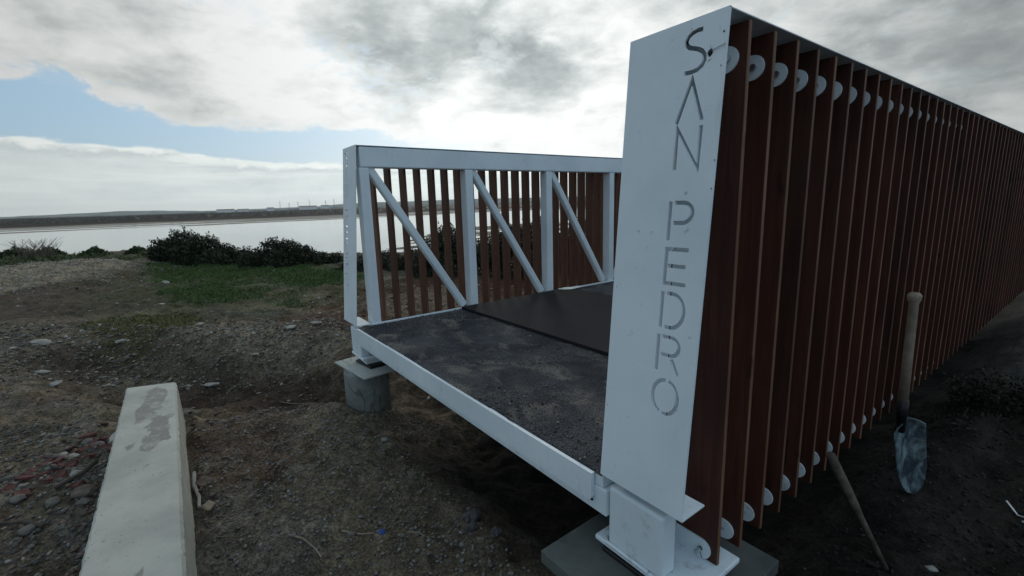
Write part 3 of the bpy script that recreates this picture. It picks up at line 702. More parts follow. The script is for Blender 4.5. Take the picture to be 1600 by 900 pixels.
# ------------------------------------------------------------------ far buildings and pylons
def far_house(azd, dist, wd, hgt, label, z):
    x, y = math.sin(R(azd)) * dist, math.cos(R(azd)) * dist
    o = empty('house', (x, y, z), label, 'building', 'pale far buildings')
    box('wall', (-8, -wd / 2, -6), (8, wd / 2, hgt), M['farwall'], o)
    bm = bmesh.new(); prism(bm, [(-9, hgt), (9, hgt), (0, hgt + 3)], -wd / 2 - 1, wd / 2 + 1); bmesh_obj('roof', bm, M['roof'], o)
    for k in range(max(2, int(wd / 8))):
        yy = -wd / 2 + (k + .5) * wd / max(2, int(wd / 8)); box('window', (7.95, yy - 1.2, hgt * .4), (8.1, yy + 1.2, hgt * .75), M['glass'], o)
    o.rotation_euler = (0, 0, R(-azd - 90) + math.pi)
    return o
far_house(-85.2, 2150, 60, 6, 'leftmost long pale building on the far shore', 3)
far_house(-83.6, 2150, 40, 5, 'second long pale building from the left on the far shore', 3)
far_house(-81.0, 2180, 26, 6, 'small pale house in the middle of the far shore', 5)
far_house(-77.2, 2200, 70, 7, 'long pale building near the pylons on the far shore', 7)
far_house(-75.4, 2200, 34, 6, 'pale house right of the pylons on the far shore', 9)
def pylon(azd, dist, hgt, label):
    x, y = math.sin(R(azd)) * dist, math.cos(R(azd)) * dist
    o = empty('pylon', (x, y, 3), label, 'pylon', 'thin pylons on the horizon')
    bm = bmesh.new()
    for sx, sy in ((1, 1), (1, -1), (-1, 1), (-1, -1)): tube(bm, [(2.6 * sx, 2.6 * sy, -6), (0.5 * sx, 0.5 * sy, hgt)], [0.35, 0.22], 4)
    for k in range(6):
        z0 = hgt * k / 6; s0 = 2.4 * (1 - k / 6) + .5
        tube(bm, [(-s0, -s0, z0), (s0, -s0, z0 + hgt / 8)], 0.14, 4); tube(bm, [(s0, s0, z0), (-s0, s0, z0 + hgt / 8)], 0.14, 4)
    bmesh_obj('mast', bm, M['pylonm'], o)
    for z_ in (.72, .84, .95):
        bm = bmesh.new(); tube(bm, [(-3.4, -3.4, hgt * z_), (3.4, 3.4, hgt * z_)], 0.25, 4); bmesh_obj('crossarm', bm, M['pylonm'], o)
for i, (a, hh_) in enumerate(((-80.0, 40), (-78.2, 36), (-77.0, 46), (-75.3, 40), (-74.4, 46), (-79.1, 32))):
    pylon(a, 2500, hh_, ['leftmost thin pylon on the horizon left of the railing', 'third thin pylon from the left on the horizon', 'tall thin pylon in the middle of the row on the horizon', 'second pylon to the left of the white railing post', 'thin pylon nearest the white railing post', 'short thin pylon, second from the left on the horizon'][i])

# ------------------------------------------------------------------ footbridge
W, T, TOP, ZB, LEAN = 2.302, 0.277, 1.25, 0.011, 0.108
LEN = 7.70
bridge = empty('footbridge', (0, 0, 0), 'white steel footbridge with dark timber fins along both sides and a cut-out name', 'footbridge')
TH = math.atan2(LEAN, TOP - ZB)
# letters: strokes as centre lines (across, down) in metres on the end plate
def arc(cx, cy, rx, ry, a0, a1, n=14): return [(cx + rx * math.cos(R(a0 + (a1 - a0) * k / n)), cy + ry * math.sin(R(a0 + (a1 - a0) * k / n))) for k in range(n + 1)]
S_line = [(0.2150, 0.0305), (0.2020, 0.0300), (0.1890, 0.0325), (0.1790, 0.0385), (0.1738, 0.0475), (0.1755, 0.0575), (0.1830, 0.0645), (0.1940, 0.0685), (0.2060, 0.0730), (0.2170, 0.0800), (0.2240, 0.0900), (0.2255, 0.1020), (0.2200, 0.1130), (0.2090, 0.1200), (0.1950, 0.1225), (0.1745, 0.1215)]
STROKES = [S_line,
    [(0.1640, 0.2385), (0.1978, 0.1410), (0.2320, 0.2385)],
    [(0.1690, 0.3505), (0.1690, 0.2510), (0.2320, 0.3505), (0.2320, 0.2510)],
    [(0.1673, 0.4275), (0.1673, 0.5255)], [(0.1790, 0.4310), (0.2020, 0.4310)] + arc(0.2030, 0.4560, 0.0270, 0.0250, -90, 90)[1:] + [(0.1790, 0.4810)],
    [(0.2290, 0.5475), (0.1672, 0.5475), (0.1672, 0.6350), (0.2290, 0.6350)], [(0.1735, 0.5900), (0.2250, 0.5900)],
    [(0.1662, 0.6575), (0.1662, 0.7525)], [(0.1790, 0.6610), (0.1950, 0.6610)] + arc(0.1950, 0.7050, 0.0355, 0.0440, -88, 88)[0:] + [(0.1790, 0.7490)],
    [(0.1648, 0.7710), (0.1648, 0.8690)], [(0.1755, 0.7745), (0.2000, 0.7745)] + arc(0.2010, 0.7985, 0.0255, 0.0240, -90, 90)[1:] + [(0.1755, 0.8225)], [(0.2080, 0.8300), (0.2285, 0.8690)],
    arc(0.1975, 0.9345, 0.0370, 0.0455, -78, 100, 20), arc(0.1975, 0.9345, 0.0370, 0.0455, 112, 270, 18)]
# break N and A outlines like the stencil
def outline(pts, hw=0.0052):
    P = [Vector(q) for q in pts]; L, Rr = [], []
    for i, q in enumerate(P):
        a = (q - P[i - 1]).normalized() if i else None; b_ = (P[i + 1] - q).normalized() if i < len(P) - 1 else None
        if a is None: nn = Vector((-b_.y, b_.x)); k = 1
        elif b_ is None: nn = Vector((-a.y, a.x)); k = 1
        else:
            na, nb = Vector((-a.y, a.x)), Vector((-b_.y, b_.x)); nn = (na + nb).normalized(); k = min(2.6, 1 / max(0.2, nn.dot(na)))
        L.append(q + nn * hw * k); Rr.append(q - nn * hw * k)
    return L + Rr[::-1]
def end_plate(mirror, parent):
    L_ = (TOP - ZB) / math.cos(TH)
    def mk(nm, bm):
        me = bpy.data.meshes.new(nm); bm.to_mesh(me); bm.free()
        o_ = bpy.data.objects.new(nm, me); col.objects.link(o_); return o_
    bm = bmesh.new(); add_box(bm, (0, -L_, -0.003), (T, 0, 0.003)); body = mk('tmp_body', bm)
    bm = bmesh.new()
    for s in STROKES:
        q = outline(s); n = len(q) // 2; L1, R1 = q[:n], q[n:][::-1]
        dx = -0.165 + (T - 0.2335) if mirror else 0.0
        g = [[bm.verts.new((v.x + dx, -v.y, z)) for v in (L1[i], R1[i]) for z in (-0.02, 0.02)] for i in range(n)]
        for A, B in zip(g, g[1:]):
            bm.faces.new((A[0], B[0], B[1], A[1])); bm.faces.new((A[2], A[3], B[3], B[2]))
            bm.faces.new((A[0], A[2], B[2], B[0])); bm.faces.new((A[1], B[1], B[3], A[3]))
        bm.faces.new((g[0][0], g[0][1], g[0][3], g[0][2])); bm.faces.new((g[-1][0], g[-1][2], g[-1][3], g[-1][1]))
    bmesh.ops.recalc_face_normals(bm, faces=bm.faces[:])
    cut = mk('tmp_cut', bm)
    md = body.modifiers.new('b', 'BOOLEAN'); md.operation = 'DIFFERENCE'; md.object = cut; md.solver = 'EXACT'; md.use_self = True
    me = bpy.data.meshes.new_from_object(body.evaluated_get(bpy.context.evaluated_depsgraph_get()))
    bpy.data.objects.remove(body); bpy.data.objects.remove(cut)
    me.materials.clear(); o = link('end_plate', me, M['white'], parent)
    ax = Vector((1, 0, 0)); ay = Vector((0, math.sin(TH), math.cos(TH))); azv = ax.cross(ay)
    mm = Matrix.Identity(4)
    x0 = -T if mirror else W
    for i in range(3): mm[i][0], mm[i][1], mm[i][2] = ax[i], ay[i], azv[i]
    mm[0][3], mm[1][3], mm[2][3] = x0, 0.003, TOP
    o.matrix_world = mm
    return o
def lug_mesh(length):
    """flat bar with a rounded nose; local x from 0 (root) to length, in the xz plane, 6 mm thick"""
    bm = bmesh.new(); r = 0.031
    pts = [(0, -r), (length - r, -r)] + [(length - r + r * math.cos(R(a)), r * math.sin(R(a))) for a in range(-75, 76, 15)] + [(length - r, r), (0, r)]
    prism(bm, pts, -0.003, 0.003)
    me = bpy.data.meshes.new('bracket'); bm.to_mesh(me); bm.free(); me.materials.append(M['white']); return me
def bolt_mesh():
    bm = bmesh.new()
    r = 0.0085
    prism(bm, [(r * math.cos(R(a)), r * math.sin(R(a))) for a in range(0, 360, 60)], -0.012, -0.0035)
    me = bpy.data.meshes.new('bolt'); bm.to_mesh(me); bm.free(); me.materials.append(M['steel']); return me
LUG_T, LUG_B, BOLT = lug_mesh(0.165), lug_mesh(0.137), bolt_mesh()
def fin_mesh(jit, inner):
    bm = bmesh.new(); add_box(bm, (-0.05 if inner else -0.088, 0, -0.235), (0.05, 0.0195 if inner else 0.0135, 1.238), 0.0015)
    me = bpy.data.meshes.new('slat'); bm.normal_update()
    for f in bm.faces:
        n_ = f.normal
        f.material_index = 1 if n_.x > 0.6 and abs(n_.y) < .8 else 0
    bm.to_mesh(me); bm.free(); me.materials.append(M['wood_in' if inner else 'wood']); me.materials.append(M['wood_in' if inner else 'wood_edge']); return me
def truss(side, label):
    s = 1 if side == 'right' else -1
    x_in = W if s > 0 else 0.0
    bx = lambda a: x_in + s * a        # distance outward from the inner face
    tr = bpy.data.objects.new('side_truss', None); col.objects.link(tr); tr.parent = bridge; tr['label'] = label
    def b(name, a0, a1, y0, y1, z0, z1, bev=0.004, seg=2):
        lo, hi = sorted((bx(a0), bx(a1)))
        return box(name, (lo, y0, z0), (hi, y1, z1), M['white'], tr, bev, seg)
    b('cap_plate', 0.0, T, 0.0, LEN, TOP - 0.0040, TOP - 0.0005, 0.0008, 1)
    b('top_chord', 0.004, 0.099, 0.022, LEN - .02, 1.103, TOP - 0.008, 0.010, 3)
    b('bottom_chord', 0.004, 0.122, -0.02, LEN - .02, -0.208, -0.048, 0.010, 3)
    b('foot_block', 0.014, 0.212, -0.088, -0.022, -0.2275, -0.030, 0.012, 4)
    b('foot_web', 0.03, 0.135, -0.023, 0.05, -0.2275, -0.048, 0.004, 1)
    b('toe_plate', 0.0, 0.008, 0.004, LEN - .02, -0.045, 0.010, 0.002, 1)
    if s > 0:
        bm = bmesh.new(); xr = lambda z: 2.579 - 0.78 * (0.080 + LEAN * (TOP - z) / (TOP - ZB)) - 0.012
        prism(bm, [(2.402, 0.10), (xr(0.10), 0.10), (xr(1.22), 1.22), (2.402, 1.22)], 0.0785, 0.0845)
        bmesh_obj('added_letter_backing', bm, M['white'], tr)  # added plate behind the letters, blocks sky and fins seen through them
    b('bottom_return', 0.0, T, -LEAN + 0.006, 0.002, ZB - 0.0065, ZB - 0.0005, 0.0008, 1)
    for k in range(10):
        y1 = 0.081 + 0.838 * k
        if y1 > LEN: break
        b('post', 0.006, 0.097, y1 - 0.068, y1, -0.047, 1.1025, 0.006, 2)
        if y1 + .8 < LEN:
            bm = bmesh.new(); A = Vector((bx(0.05), y1 + 0.022, 1.085)); B = Vector((bx(0.05), y1 + 0.72, 0.014))
            if k >= 3: A, B = Vector((bx(0.05), y1 + 0.748, 1.085)), Vector((bx(0.05), y1 + 0.05, 0.014))   # diagonals mirror past the middle
            dv = (B - A); ln = dv.length; q = dv.to_track_quat('Z', 'X').to_matrix().to_4x4(); q.translation = A
            add_box(bm, (-0.029, -0.029, -0.03), (0.029, 0.029, ln + 0.0), 0.014, q, 3)
            bmesh_obj('diagonal', bm, M['white'], tr, False)
    end_plate(s < 0, tr)
    pitch, y0 = (0.1296, 0.0855) if s > 0 else (0.1205, 0.166)
    nf = int((LEN - y0) / pitch)
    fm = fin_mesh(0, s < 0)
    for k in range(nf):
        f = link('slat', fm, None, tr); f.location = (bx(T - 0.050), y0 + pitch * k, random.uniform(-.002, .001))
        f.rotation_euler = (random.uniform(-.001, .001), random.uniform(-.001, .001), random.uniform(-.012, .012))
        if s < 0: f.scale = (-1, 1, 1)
        for z_, lm, l0 in ((1.160, LUG_T, 0.093), (-0.196, LUG_B, 0.121)):
            g = link('bracket', lm, None, tr); g.location = (bx(l0), y0 + pitch * k - 0.0035, z_)
            if s < 0: g.scale = (-1, 1, 1)
            if k < 14 and s > 0:
                h_ = link('bolt', BOLT, None, tr); h_.location = (bx(T - 0.050 + (0.006 if z_ > 0 else 0)), y0 + pitch * k - 0.0035, z_)
                if z_ < 0:
                    h_.scale = (0.9, 2.4, 0.9)
    return tr
truss('left', 'far side truss seen from inside, with white posts, diagonals and brown timber fins')
truss('right', 'near side truss with dark timber fins and the cut-out name on its end plate')

# deck: asphalt slab with a chipped front edge
ex = np.linspace(0.012, W - 0.004, 240)
fe = -0.0985 + 0.004 * fbm(ex, ex * 0, 9, 4, 3) + 0.006 * (fbm(ex, ex * 0 + 5, 3, 3, 6) > 0.22)
bm = bmesh.new(); N = len(ex)
f0 = [bm.verts.new((x, y, -0.006)) for x, y in zip(ex, fe)]
f1 = [bm.verts.new((x, y + 0.003 + 0.003 * random.random(), 0.0 + 0.0015 * random.random())) for x, y in zip(ex, fe)]
b1_ = [bm.verts.new((x, LEN, 0.001)) for x in ex]
for k in range(N - 1):
    bm.faces.new((f0[k], f0[k + 1], f1[k + 1], f1[k])); bm.faces.new((f1[k], f1[k + 1], b1_[k + 1], b1_[k]))
bmesh_obj('deck_surface', bm, M['asphalt'], bridge)
box('deck_plate', (0.008, -0.094, -0.046), (W - 0.002, LEN, -0.006), M['white'], bridge, 0.001)
# edge trim: folded plate with rounded lower corners
bm = bmesh.new()
pts = [(0.020, -0.004), (2.268, -0.004), (2.268, -0.085), (2.262, -0.096), (2.250, -0.101), (0.040, -0.101), (0.027, -0.097), (0.021, -0.086)]
prism(bm, pts, -0.112, -0.0975); bmesh_obj('deck_edge_plate', bm, M['white'], bridge)
box('end_beam', (0.012, -0.0965, -0.137), (W + 0.014, 0.06, -0.0475), M['white'], bridge, 0.004, 2)
box('overhang_shade_strip', (0.03, -0.1015, -0.1065), (2.262, -0.0966, -0.1015), M['darksteel'], bridge)  # dark strip added for the shade under the edge plate's overhang
for k in range(1, 10):
    box('cross_beam', (0.02, 0.838 * k - 0.05, -0.16), (W, 0.838 * k + 0.03, -0.047), M['white'], bridge, 0.003)
for xa in (0.62, 1.15, 1.68): box('stringer', (xa - .03, 0.062, -0.12), (xa + .03, LEN - .1, -0.0475), M['white'], bridge, 0.003)
# grit and crumbs of soil lying on the deck
n = 5200
gx = rng.uniform(0.02, W - 0.02, n); gy = -0.09 + 0.82 * rng.uniform(0, 1, n) ** 1.25
kk = (fbm(gx, gy, 2.4, 4, 77) + rng.uniform(-.25, .25, n)) > 0.02; gx, gy = gx[kk], gy[kk]; n = len(gx)
gs = 0.0014 + 0.0055 * rng.uniform(0, 1, n) ** 4
v = ICO[None] * (1 + rng.uniform(-.25, .2, (n, 12, 1))) * (gs[:, None] * rng.uniform(.6, 1.2, (n, 3)))[:, None, :] + np.stack([gx, gy, gs * .5 + .0015], -1)[:, None, :]
me = np_mesh('grit', v.reshape(-1, 3), (ICF[None] + (np.arange(n) * 12)[:, None, None]).reshape(-1, 3), M['stone'], np.repeat(pal(n, [(0.11, 0.10, 0.09), (0.22, 0.20, 0.17), (0.05, 0.045, 0.04)], [.5, .2, .3]), 12, 0))
tag(link('grit', me, None, bridge), kind='stuff')
# feet
for cx_, w2 in ((-0.095, 0.125), (2.415, 0.150)):
    box('foot_plate', (cx_ - w2, -0.092, -0.2450), (cx_ + w2 + (.04 if cx_ > 1 else 0), 0.17, -0.2275), M['white'], bridge, 0.005, 2)
    box('foot_plate', (cx_ - w2 + .012, -0.074, -0.260), (cx_ + w2 + (.02 if cx_ > 1 else -.01), 0.16, -0.2455), M['white'], bridge, 0.004, 2)

box('foot_plate', (-0.19, -0.060, -0.283), (0.005, 0.14, -0.2605), M['white'], bridge, 0.003, 2)
def sub_beads():
    # thick weld / sealant beads of the right foot
    bm = bmesh.new()
    tube(bm, [(2.300, -0.070, -0.229), (2.314, -0.090, -0.2275), (2.40, -0.090, -0.2265), (2.47, -0.090, -0.2275)], 0.0065, 6)
    bmesh_obj('weld_bead', bm, M['white'], bridge, True)
sub_beads()

# supports
def support(cx_, cy_, ztop, rot, size, thick, mt, label_pl, pile_r, zbot, label_p, name):
    o = empty(name, (cx_, cy_, ztop), label_pl, 'plate')
    o.rotation_euler = (0, 0, R(rot))
    box('slab', (-size[0] / 2, -size[1] / 2, -thick), (size[0] / 2, size[1] / 2, 0), mt, o, 0.003, 2)
    box('bearing_pad', (-0.125, -0.12, 0.0005), (0.115, 0.10, (-0.2835 if cx_ < 1 else -0.2605) - ztop), M['darksteel'], o, 0.004)
    bm = bmesh.new(); zt = ztop - thick - 0.0005
    px0, py0 = (cx_ - .0, cy_ - .095) if cx_ < 1 else (cx_, cy_)
    tube(bm, [(px0, py0, zbot), (px0, py0, zt - 0.03), (px0, py0, zt)], [pile_r * 1.02, pile_r, pile_r * 0.97], 40)
    p_ = bmesh_obj('concrete_pile', bm, M['pile'], None, False)
    me = p_.data
    for poly in me.polygons: poly.use_smooth = len(poly.vertices) == 4
    tag(p_, label_p, 'pile', 'round concrete piles under the bridge end')
support(-0.05, 0.045, -0.300, 7, (0.50, 0.46), 0.012, M['plate'], 'grey steel plate lying on the round pile under the far corner of the bridge', 0.157, -0.95, 'round grey concrete pile under the far white railing corner', 'pile_plate')
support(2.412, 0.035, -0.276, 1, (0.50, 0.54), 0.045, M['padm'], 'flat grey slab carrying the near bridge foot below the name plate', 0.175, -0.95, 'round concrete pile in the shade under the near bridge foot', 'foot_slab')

# brown board lying on the deck
bd = box('deck_board', (0.03, 0.735, 0.0025), (2.24, 1.90, 0.0235), M['sheet'], None, 0.002)
bd.rotation_euler = (0, 0, R(0.3)); tag(bd, 'large flat dark brown board lying on the bridge deck', 'board')
bm = bmesh.new()
pp = [(0.02, 1.80), (0.05, 1.76), (0.09, 1.80), (0.12, 1.86), (0.13, 1.97), (0.10, 2.03), (0.06, 2.0), (0.05, 1.92), (0.02, 1.9)]
vs = [bm.verts.new((x, y, 0.026 + 0.006 * random.random())) for x, y in pp]; f = bm.faces.new(vs)
r0 = bmesh.ops.extrude_face_region(bm, geom=[f]); bmesh.ops.translate(bm, vec=(0, 0, 0.002), verts=[v for v in r0['geom'] if isinstance(v, bmesh.types.BMVert)])
tag(bmesh_obj('paper_scrap', bm, M['paper']), 'torn white paper scrap lying on the back edge of the brown board', 'paper')

# dark plug and wire beside the S
ay = Vector((0, math.sin(TH), math.cos(TH))); nz = Vector((1, 0, 0)).cross(ay)
def on_plate(a, dn, out=0.0): return Vector((W + a, 0.003, TOP)) - ay * dn + nz * (0.003 + out)
o = empty('wire_tie', on_plate(0.2388, 0.0894), 'dark knot with a thin wire stuck in the white plate beside the letter S', 'wire')
bm = bmesh.new()
g = bmesh.ops.create_icosphere(bm, subdivisions=2, radius=0.0075)
for v in bm.verts: v.co = Vector((v.co.x * .8, v.co.y * .6, v.co.z * 1.15)) * (1 + random.uniform(-.22, .2))
bmesh_obj('knot', bm, M['darksteel'], o)
bm = bmesh.new(); lp = lambda a, dn, out: on_plate(a, dn, out) - on_plate(0.2388, 0.0894)
tube(bm, [lp(0.242, 0.088, .003), lp(0.262, 0.0835, .004), lp(0.277, 0.081, .003)], 0.0009, 5)
tube(bm, [lp(0.240, 0.086, .002), lp(0.240, 0.074, .004)], 0.0008, 5)
bmesh_obj('wire', bm, M['steel'], o)
bm = bmesh.new()
for a, dn in ((0.2345, 0.108), (0.2380, 0.106)): tube(bm, [on_plate(a, dn, .0004), on_plate(a + .004, dn - .002, .0004)], 0.0007, 4)
for a, dn, rr in ((0.268, 0.052, .0022), (0.268, 0.125, .0014), (0.2745, 0.335, .0014), (0.2735, 0.40, .0016)):
    tube(bm, [on_plate(a, dn, 0.0001), on_plate(a, dn, 0.0012)], rr, 8)
tag(bmesh_obj('paint_chips', bm, M['darksteel'], None), 'small dark specks chipped near the upper edge of the white name plate', 'specks', kind='stuff')
for nm, loc, d2, lb in (('cable_tie', (W + T - 0.052, 0.073, 1.160), (0.012, 0, 0.001), 'dark plug in the topmost round bracket behind the name plate'), ('cable_tie', (2.530, 0.075, -0.195), (0.010, -0.004, -0.022), 'dark plug with a hanging wire in the lowest round bracket')):
    o = empty(nm, loc, lb, 'plug')
    bm = bmesh.new(); bmesh.ops.create_icosphere(bm, subdivisions=2, radius=0.008)
    for v in bm.verts: v.co = Vector((v.co.x, v.co.y * .6, v.co.z * .9)) * (1 + random.uniform(-.2, .15))
    bmesh_obj('plug', bm, M['darksteel'], o)
    bm = bmesh.new(); tube(bm, [(0, -.004, 0), d2], 0.0013, 5); bmesh_obj('wire', bm, M['darksteel'], o)

# ------------------------------------------------------------------ concrete beam in the foreground
bm = bmesh.new()
zt, zb_ = -0.302, -0.74
far_l, far_r = (-0.678, -1.447), (-0.592, -1.176)
ring = []
NS = 150
xsb = np.linspace(0, 1, NS)
for k in range(NS):
    tt = xsb[k]; xl = far_l[0] + (2.0 - far_l[0]) * tt; xr = far_r[0] + (2.0 - far_r[0]) * tt
    j = lambda a=0.0026: random.uniform(-a, a) * (.35 if random.random() < .85 else 2.0)
    yl = far_l[1] - 0.008 * tt; yr = far_r[1] + 0.006 * tt
    ring.append([bm.verts.new(q) for q in ((xl, yl - 0.004 + j(), zb_), (xl, yl + j(), zt - 0.012 + j()), (xl, yl + 0.010 + j(), zt), (xl * .5 + xr * .5, (yl + yr) / 2, zt), (xr, yr - 0.010 + j(), zt), (xr, yr + j(), zt - 0.012 + j()), (xr, yr + 0.012 + j(.0015), zb_ + .1), (xr, yr + 0.014, zb_))])
for A, B in zip(ring, ring[1:]):
    for k in range(8): bm.faces.new((A[k], A[(k + 1) % 8], B[(k + 1) % 8], B[k]))
bm.faces.new(ring[0]); bm.faces.new(ring[-1][::-1]); bmesh.ops.recalc_face_normals(bm, faces=bm.faces[:])
tag(bmesh_obj('concrete_beam', bm, M['block']), 'long pale concrete beam with brown damp stains lying in the foreground dirt', 'concrete beam')

# ------------------------------------------------------------------ shovel leaning on the slats
top = Vector((2.655, 1.46, 0.402)); col_ = Vector((2.655, 1.50, -0.108)); 
tipg = Vector((2.708, 1.630, H1(2.725, 1.64) + 0.005))
sh = empty('shovel', tipg, 'shovel with pale wooden handle and cement-stained blade leaning on the dark slats', 'shovel')
L = lambda q: Vector(q) - tipg
bm = bmesh.new(); dv = (top - col_).normalized()
tube(bm, [L(col_), L(col_ + dv * .25), L(top - dv * .045), L(top - dv * .03), L(top - dv * .012), L(top)], [0.0195, 0.0185, 0.0175, 0.0235, 0.026, 0.018], 14)
bmesh_obj('handle', bm, M['ash'], sh, True)
bm = bmesh.new(); sk = col_ + Vector((0.004, 0.02, -0.15))
tube(bm, [L(col_ + dv * .012), L(col_ - dv * .05), L(sk)], [0.0225, 0.022, 0.013], 12); bmesh_obj('socket', bm, M['darksteel'], sh, True)
# blade: dished pointed sheet
bt = col_ + Vector((0.008, 0.035, -0.085)); bl = tipg - bt
ax_l = bl.length; az_ = bl.normalized(); sx_ = Vector((0.52, 0.80, 0.45)); sx_ = (sx_ - az_ * sx_.dot(az_)).normalized(); nn_ = az_.cross(sx_).normalized()
if nn_.dot(CAM - bt) < 0: nn_ = -nn_
bm = bmesh.new(); NU, NVv = 12, 18; grid = []
for i in range(NVv + 1):
    v = i / NVv
    hw = 0.078 * (min(1, (0.30 + v * 7.0)) if v < 0.1 else 1.0) * (1.0 - 0.10 * v) * math.sqrt(max(0.0, 1 - max(0, (v - 0.55) / 0.45) ** 2.2)) + 0.0015
    row = []
    for j in range(NU + 1):
        u = j / NU * 2 - 1
        dish = 0.030 * (u * u) * (1 - .4 * v) + 0.02 * (v - .5) ** 2
        row.append(bm.verts.new(L(bt) + az_ * ax_l * v + sx_ * hw * u + nn_ * (dish - 0.012)))
    grid.append(row)
for i in range(NVv):
    for j in range(NU): bm.faces.new((grid[i][j], grid[i][j + 1], grid[i + 1][j + 1], grid[i + 1][j]))
bl_o = bmesh_obj('blade', bm, M['blade'], sh, True); md = bl_o.modifiers.new('thick', 'SOLIDIFY'); md.thickness = 0.003

# second tool: worn handle resting against the lower slats
a0 = Vector((2.618, 0.782, -0.118)); a1 = Vector((2.775, 0.99, H1(2.775, 0.99) + 0.0)); 
tl = empty('hand_tool', a1, 'worn long handle of a tool propped against the lower ends of the slats', 'tool')
L = lambda q: Vector(q) - a1; dv = (a1 - a0).normalized()
bm = bmesh.new(); tube(bm, [L(a0 - dv * .008), L(a0), L(a0 + dv * .02), L(a0 + dv * .15), L(a0 + dv * .24), L(a0 + dv * .30), L(a1 + dv * .05)], [0.011, 0.016, 0.017, 0.0165, 0.0145, 0.0105, 0.009], 12)
bmesh_obj('handle', bm, M['oldhandle'], tl, True)
bm = bmesh.new(); add_box(bm, (-0.06, -0.012, -0.05), (0.10, 0.012, -0.005), 0.004); bmesh_obj('head', bm, M['darksteel'], tl)

# ------------------------------------------------------------------ loose individual stones, bricks, sticks
def rock(name, x, y, r, mt, label, cat, group=None, sq=(1.2, .9, .6), sub=2, rough=.14, seed=0):
    bm = bmesh.new(); bmesh.ops.create_icosphere(bm, subdivisions=sub, radius=1)
    random.seed(seed + int(x * 1000) + int(y * 977))
    pl = [(Vector((random.gauss(0, 1), random.gauss(0, 1), random.gauss(0, 1))).normalized(), random.uniform(.62, .95)) for _ in range(9)]
    for v in bm.verts:
        k = 1.0
        for n_, d_ in pl:
            dt = v.co.dot(n_)
            if dt > d_: v.co -= n_ * (dt - d_)
        v.co *= 1 + random.uniform(-rough, rough) * .5
        v.co = Vector((v.co.x * sq[0], v.co.y * sq[1], v.co.z * sq[2])) * r
    o = bmesh_obj(name, bm, mt); o.location = (x, y, H1(x, y) + r * sq[2] * .35); o.rotation_euler = (random.uniform(-.2, .2), random.uniform(-.2, .2), random.uniform(0, 6.28))
    return tag(o, label, cat, group)
PALE = ['flat pale stone at the front edge of the yellowish grass, nearest its middle', 'pale stone at the near left corner of the yellowish grass', 'pale stone at the near right end of the green grass, toward the railing', 'large flat pale stone on the rubble below the reddish soil', 'pale stone on the rubble closest to the white railing corner', 'small pale stone at the far lip of the trench, right of its middle', 'biggest pale stone at the left edge of the rubble strip', 'small pale stone half way between the beam end and the yellowish grass', 'pale stone at the far lip of the trench directly behind the beam end', 'pale stone near the left border, second from the left on the rubble', 'flat pale stone on the rubble just left of the line of the beam', 'pale stone on the near side of the rubble strip, left of the beam', 'pale flat stone lying alone in the brown dirt left of the green grass', 'pale flat stone at the far left corner of the green grass']
G = 'pale stones on the rubble strip'
for k, (x, y, r) in enumerate([(-3.35, -0.55, .07), (-3.55, -0.95, .05), (-3.0, 0.05, .045), (-2.45, -0.1, .06), (-2.2, .1, .05), (-1.95, -.55, .04), (-3.9, -2.4, .09), (-2.85, -.8, .04), (-1.9, -.95, .05), (-3.2, -2.3, .05), (-3.6, -1.7, .06), (-2.5, -2.1, .045), (-6.4, -1.4, .07), (-8.6, -1.3, .08)]):
    rock('stone', x, y, r, M['rock2'], ('leftmost', 'far-left', 'left-hand')[k % 3] if False else PALE[k], 'stone', G, (1.4, .9, .4), seed=k)
ROUND = ['rounded stone on top of the red brick heap, at its middle', 'rounded stone in the brick heap nearest the thick stick', 'large rounded stone at the far edge of the brick heap', 'rounded stone between the brick heap and the side of the beam', 'rounded stone just in front of the brick heap, largest there', 'small rounded stone below the thin dark root', 'rounded stone at the left end of the thin dark root', 'rounded stone beside the brownish wedge-shaped stone, on its left', 'rounded stone touching the brownish wedge-shaped stone', 'rounded stone at the far left corner of the brick heap', 'rounded stone behind the brick heap at its far left', 'rounded stone at the very bottom of the photo beside the beam', 'rounded stone at the left border level with the beam stain', 'rounded stone at the left border next to the outlying bricks', 'small rounded stone at the left border, lowest one there']
G = 'rounded stones left of the concrete beam'
for k, (x, y, r) in enumerate([(-.42, -1.72, .036), (-.28, -1.78, .03), (-.55, -1.62, .04), (-.1, -1.66, .032), (.02, -1.86, .03), (-.2, -1.9, .026), (-.33, -1.92, .03), (.15, -1.72, .03), (.22, -1.6, .028), (-.62, -1.8, .03), (-.75, -1.7, .032), (.32, -1.78, .034), (-.05, -1.98, .028), (-.45, -2.0, .028), (.1, -1.95, .026)]):
    rock('stone', x, y, r, M['rock2'] if k % 3 == 0 else M['rock'], ROUND[k], 'stone', G, (1.2, .95, .75), seed=k + 40)
rock('stone', -.66, -1.52, .075, M['rock2'], 'pale flat stone touching the far left side of the concrete beam', 'stone', None, (1.3, .9, .45))
rock('stone', .14, -1.60, .05, M['oldhandle'], 'brownish wedge-shaped stone half way along the left of the concrete beam', 'stone', None, (1.2, .9, .7))
rock('stone', 0.50, -0.147, .022, M['rock2'], 'single pale stone on dark soil in front of the far pile', 'stone')
rock('stone', 2.875, 1.16, .02, M['rock2'], 'small pale stone on the dark soil below the shovel', 'stone')
for k, (x, y, r, lb) in enumerate([(1.53, -.13, .042, 'largest dark clod of earth near the front of the bridge pad'), (1.60, -.17, .026, 'small dark clod just in front of the largest clod'), (1.72, -.12, .024, 'dark clod nearest the near foot slab')]):
    rock('clod', x, y, r, M['clod'], lb, 'clod', None, (1.1, 1, .9), 3, .3, k)
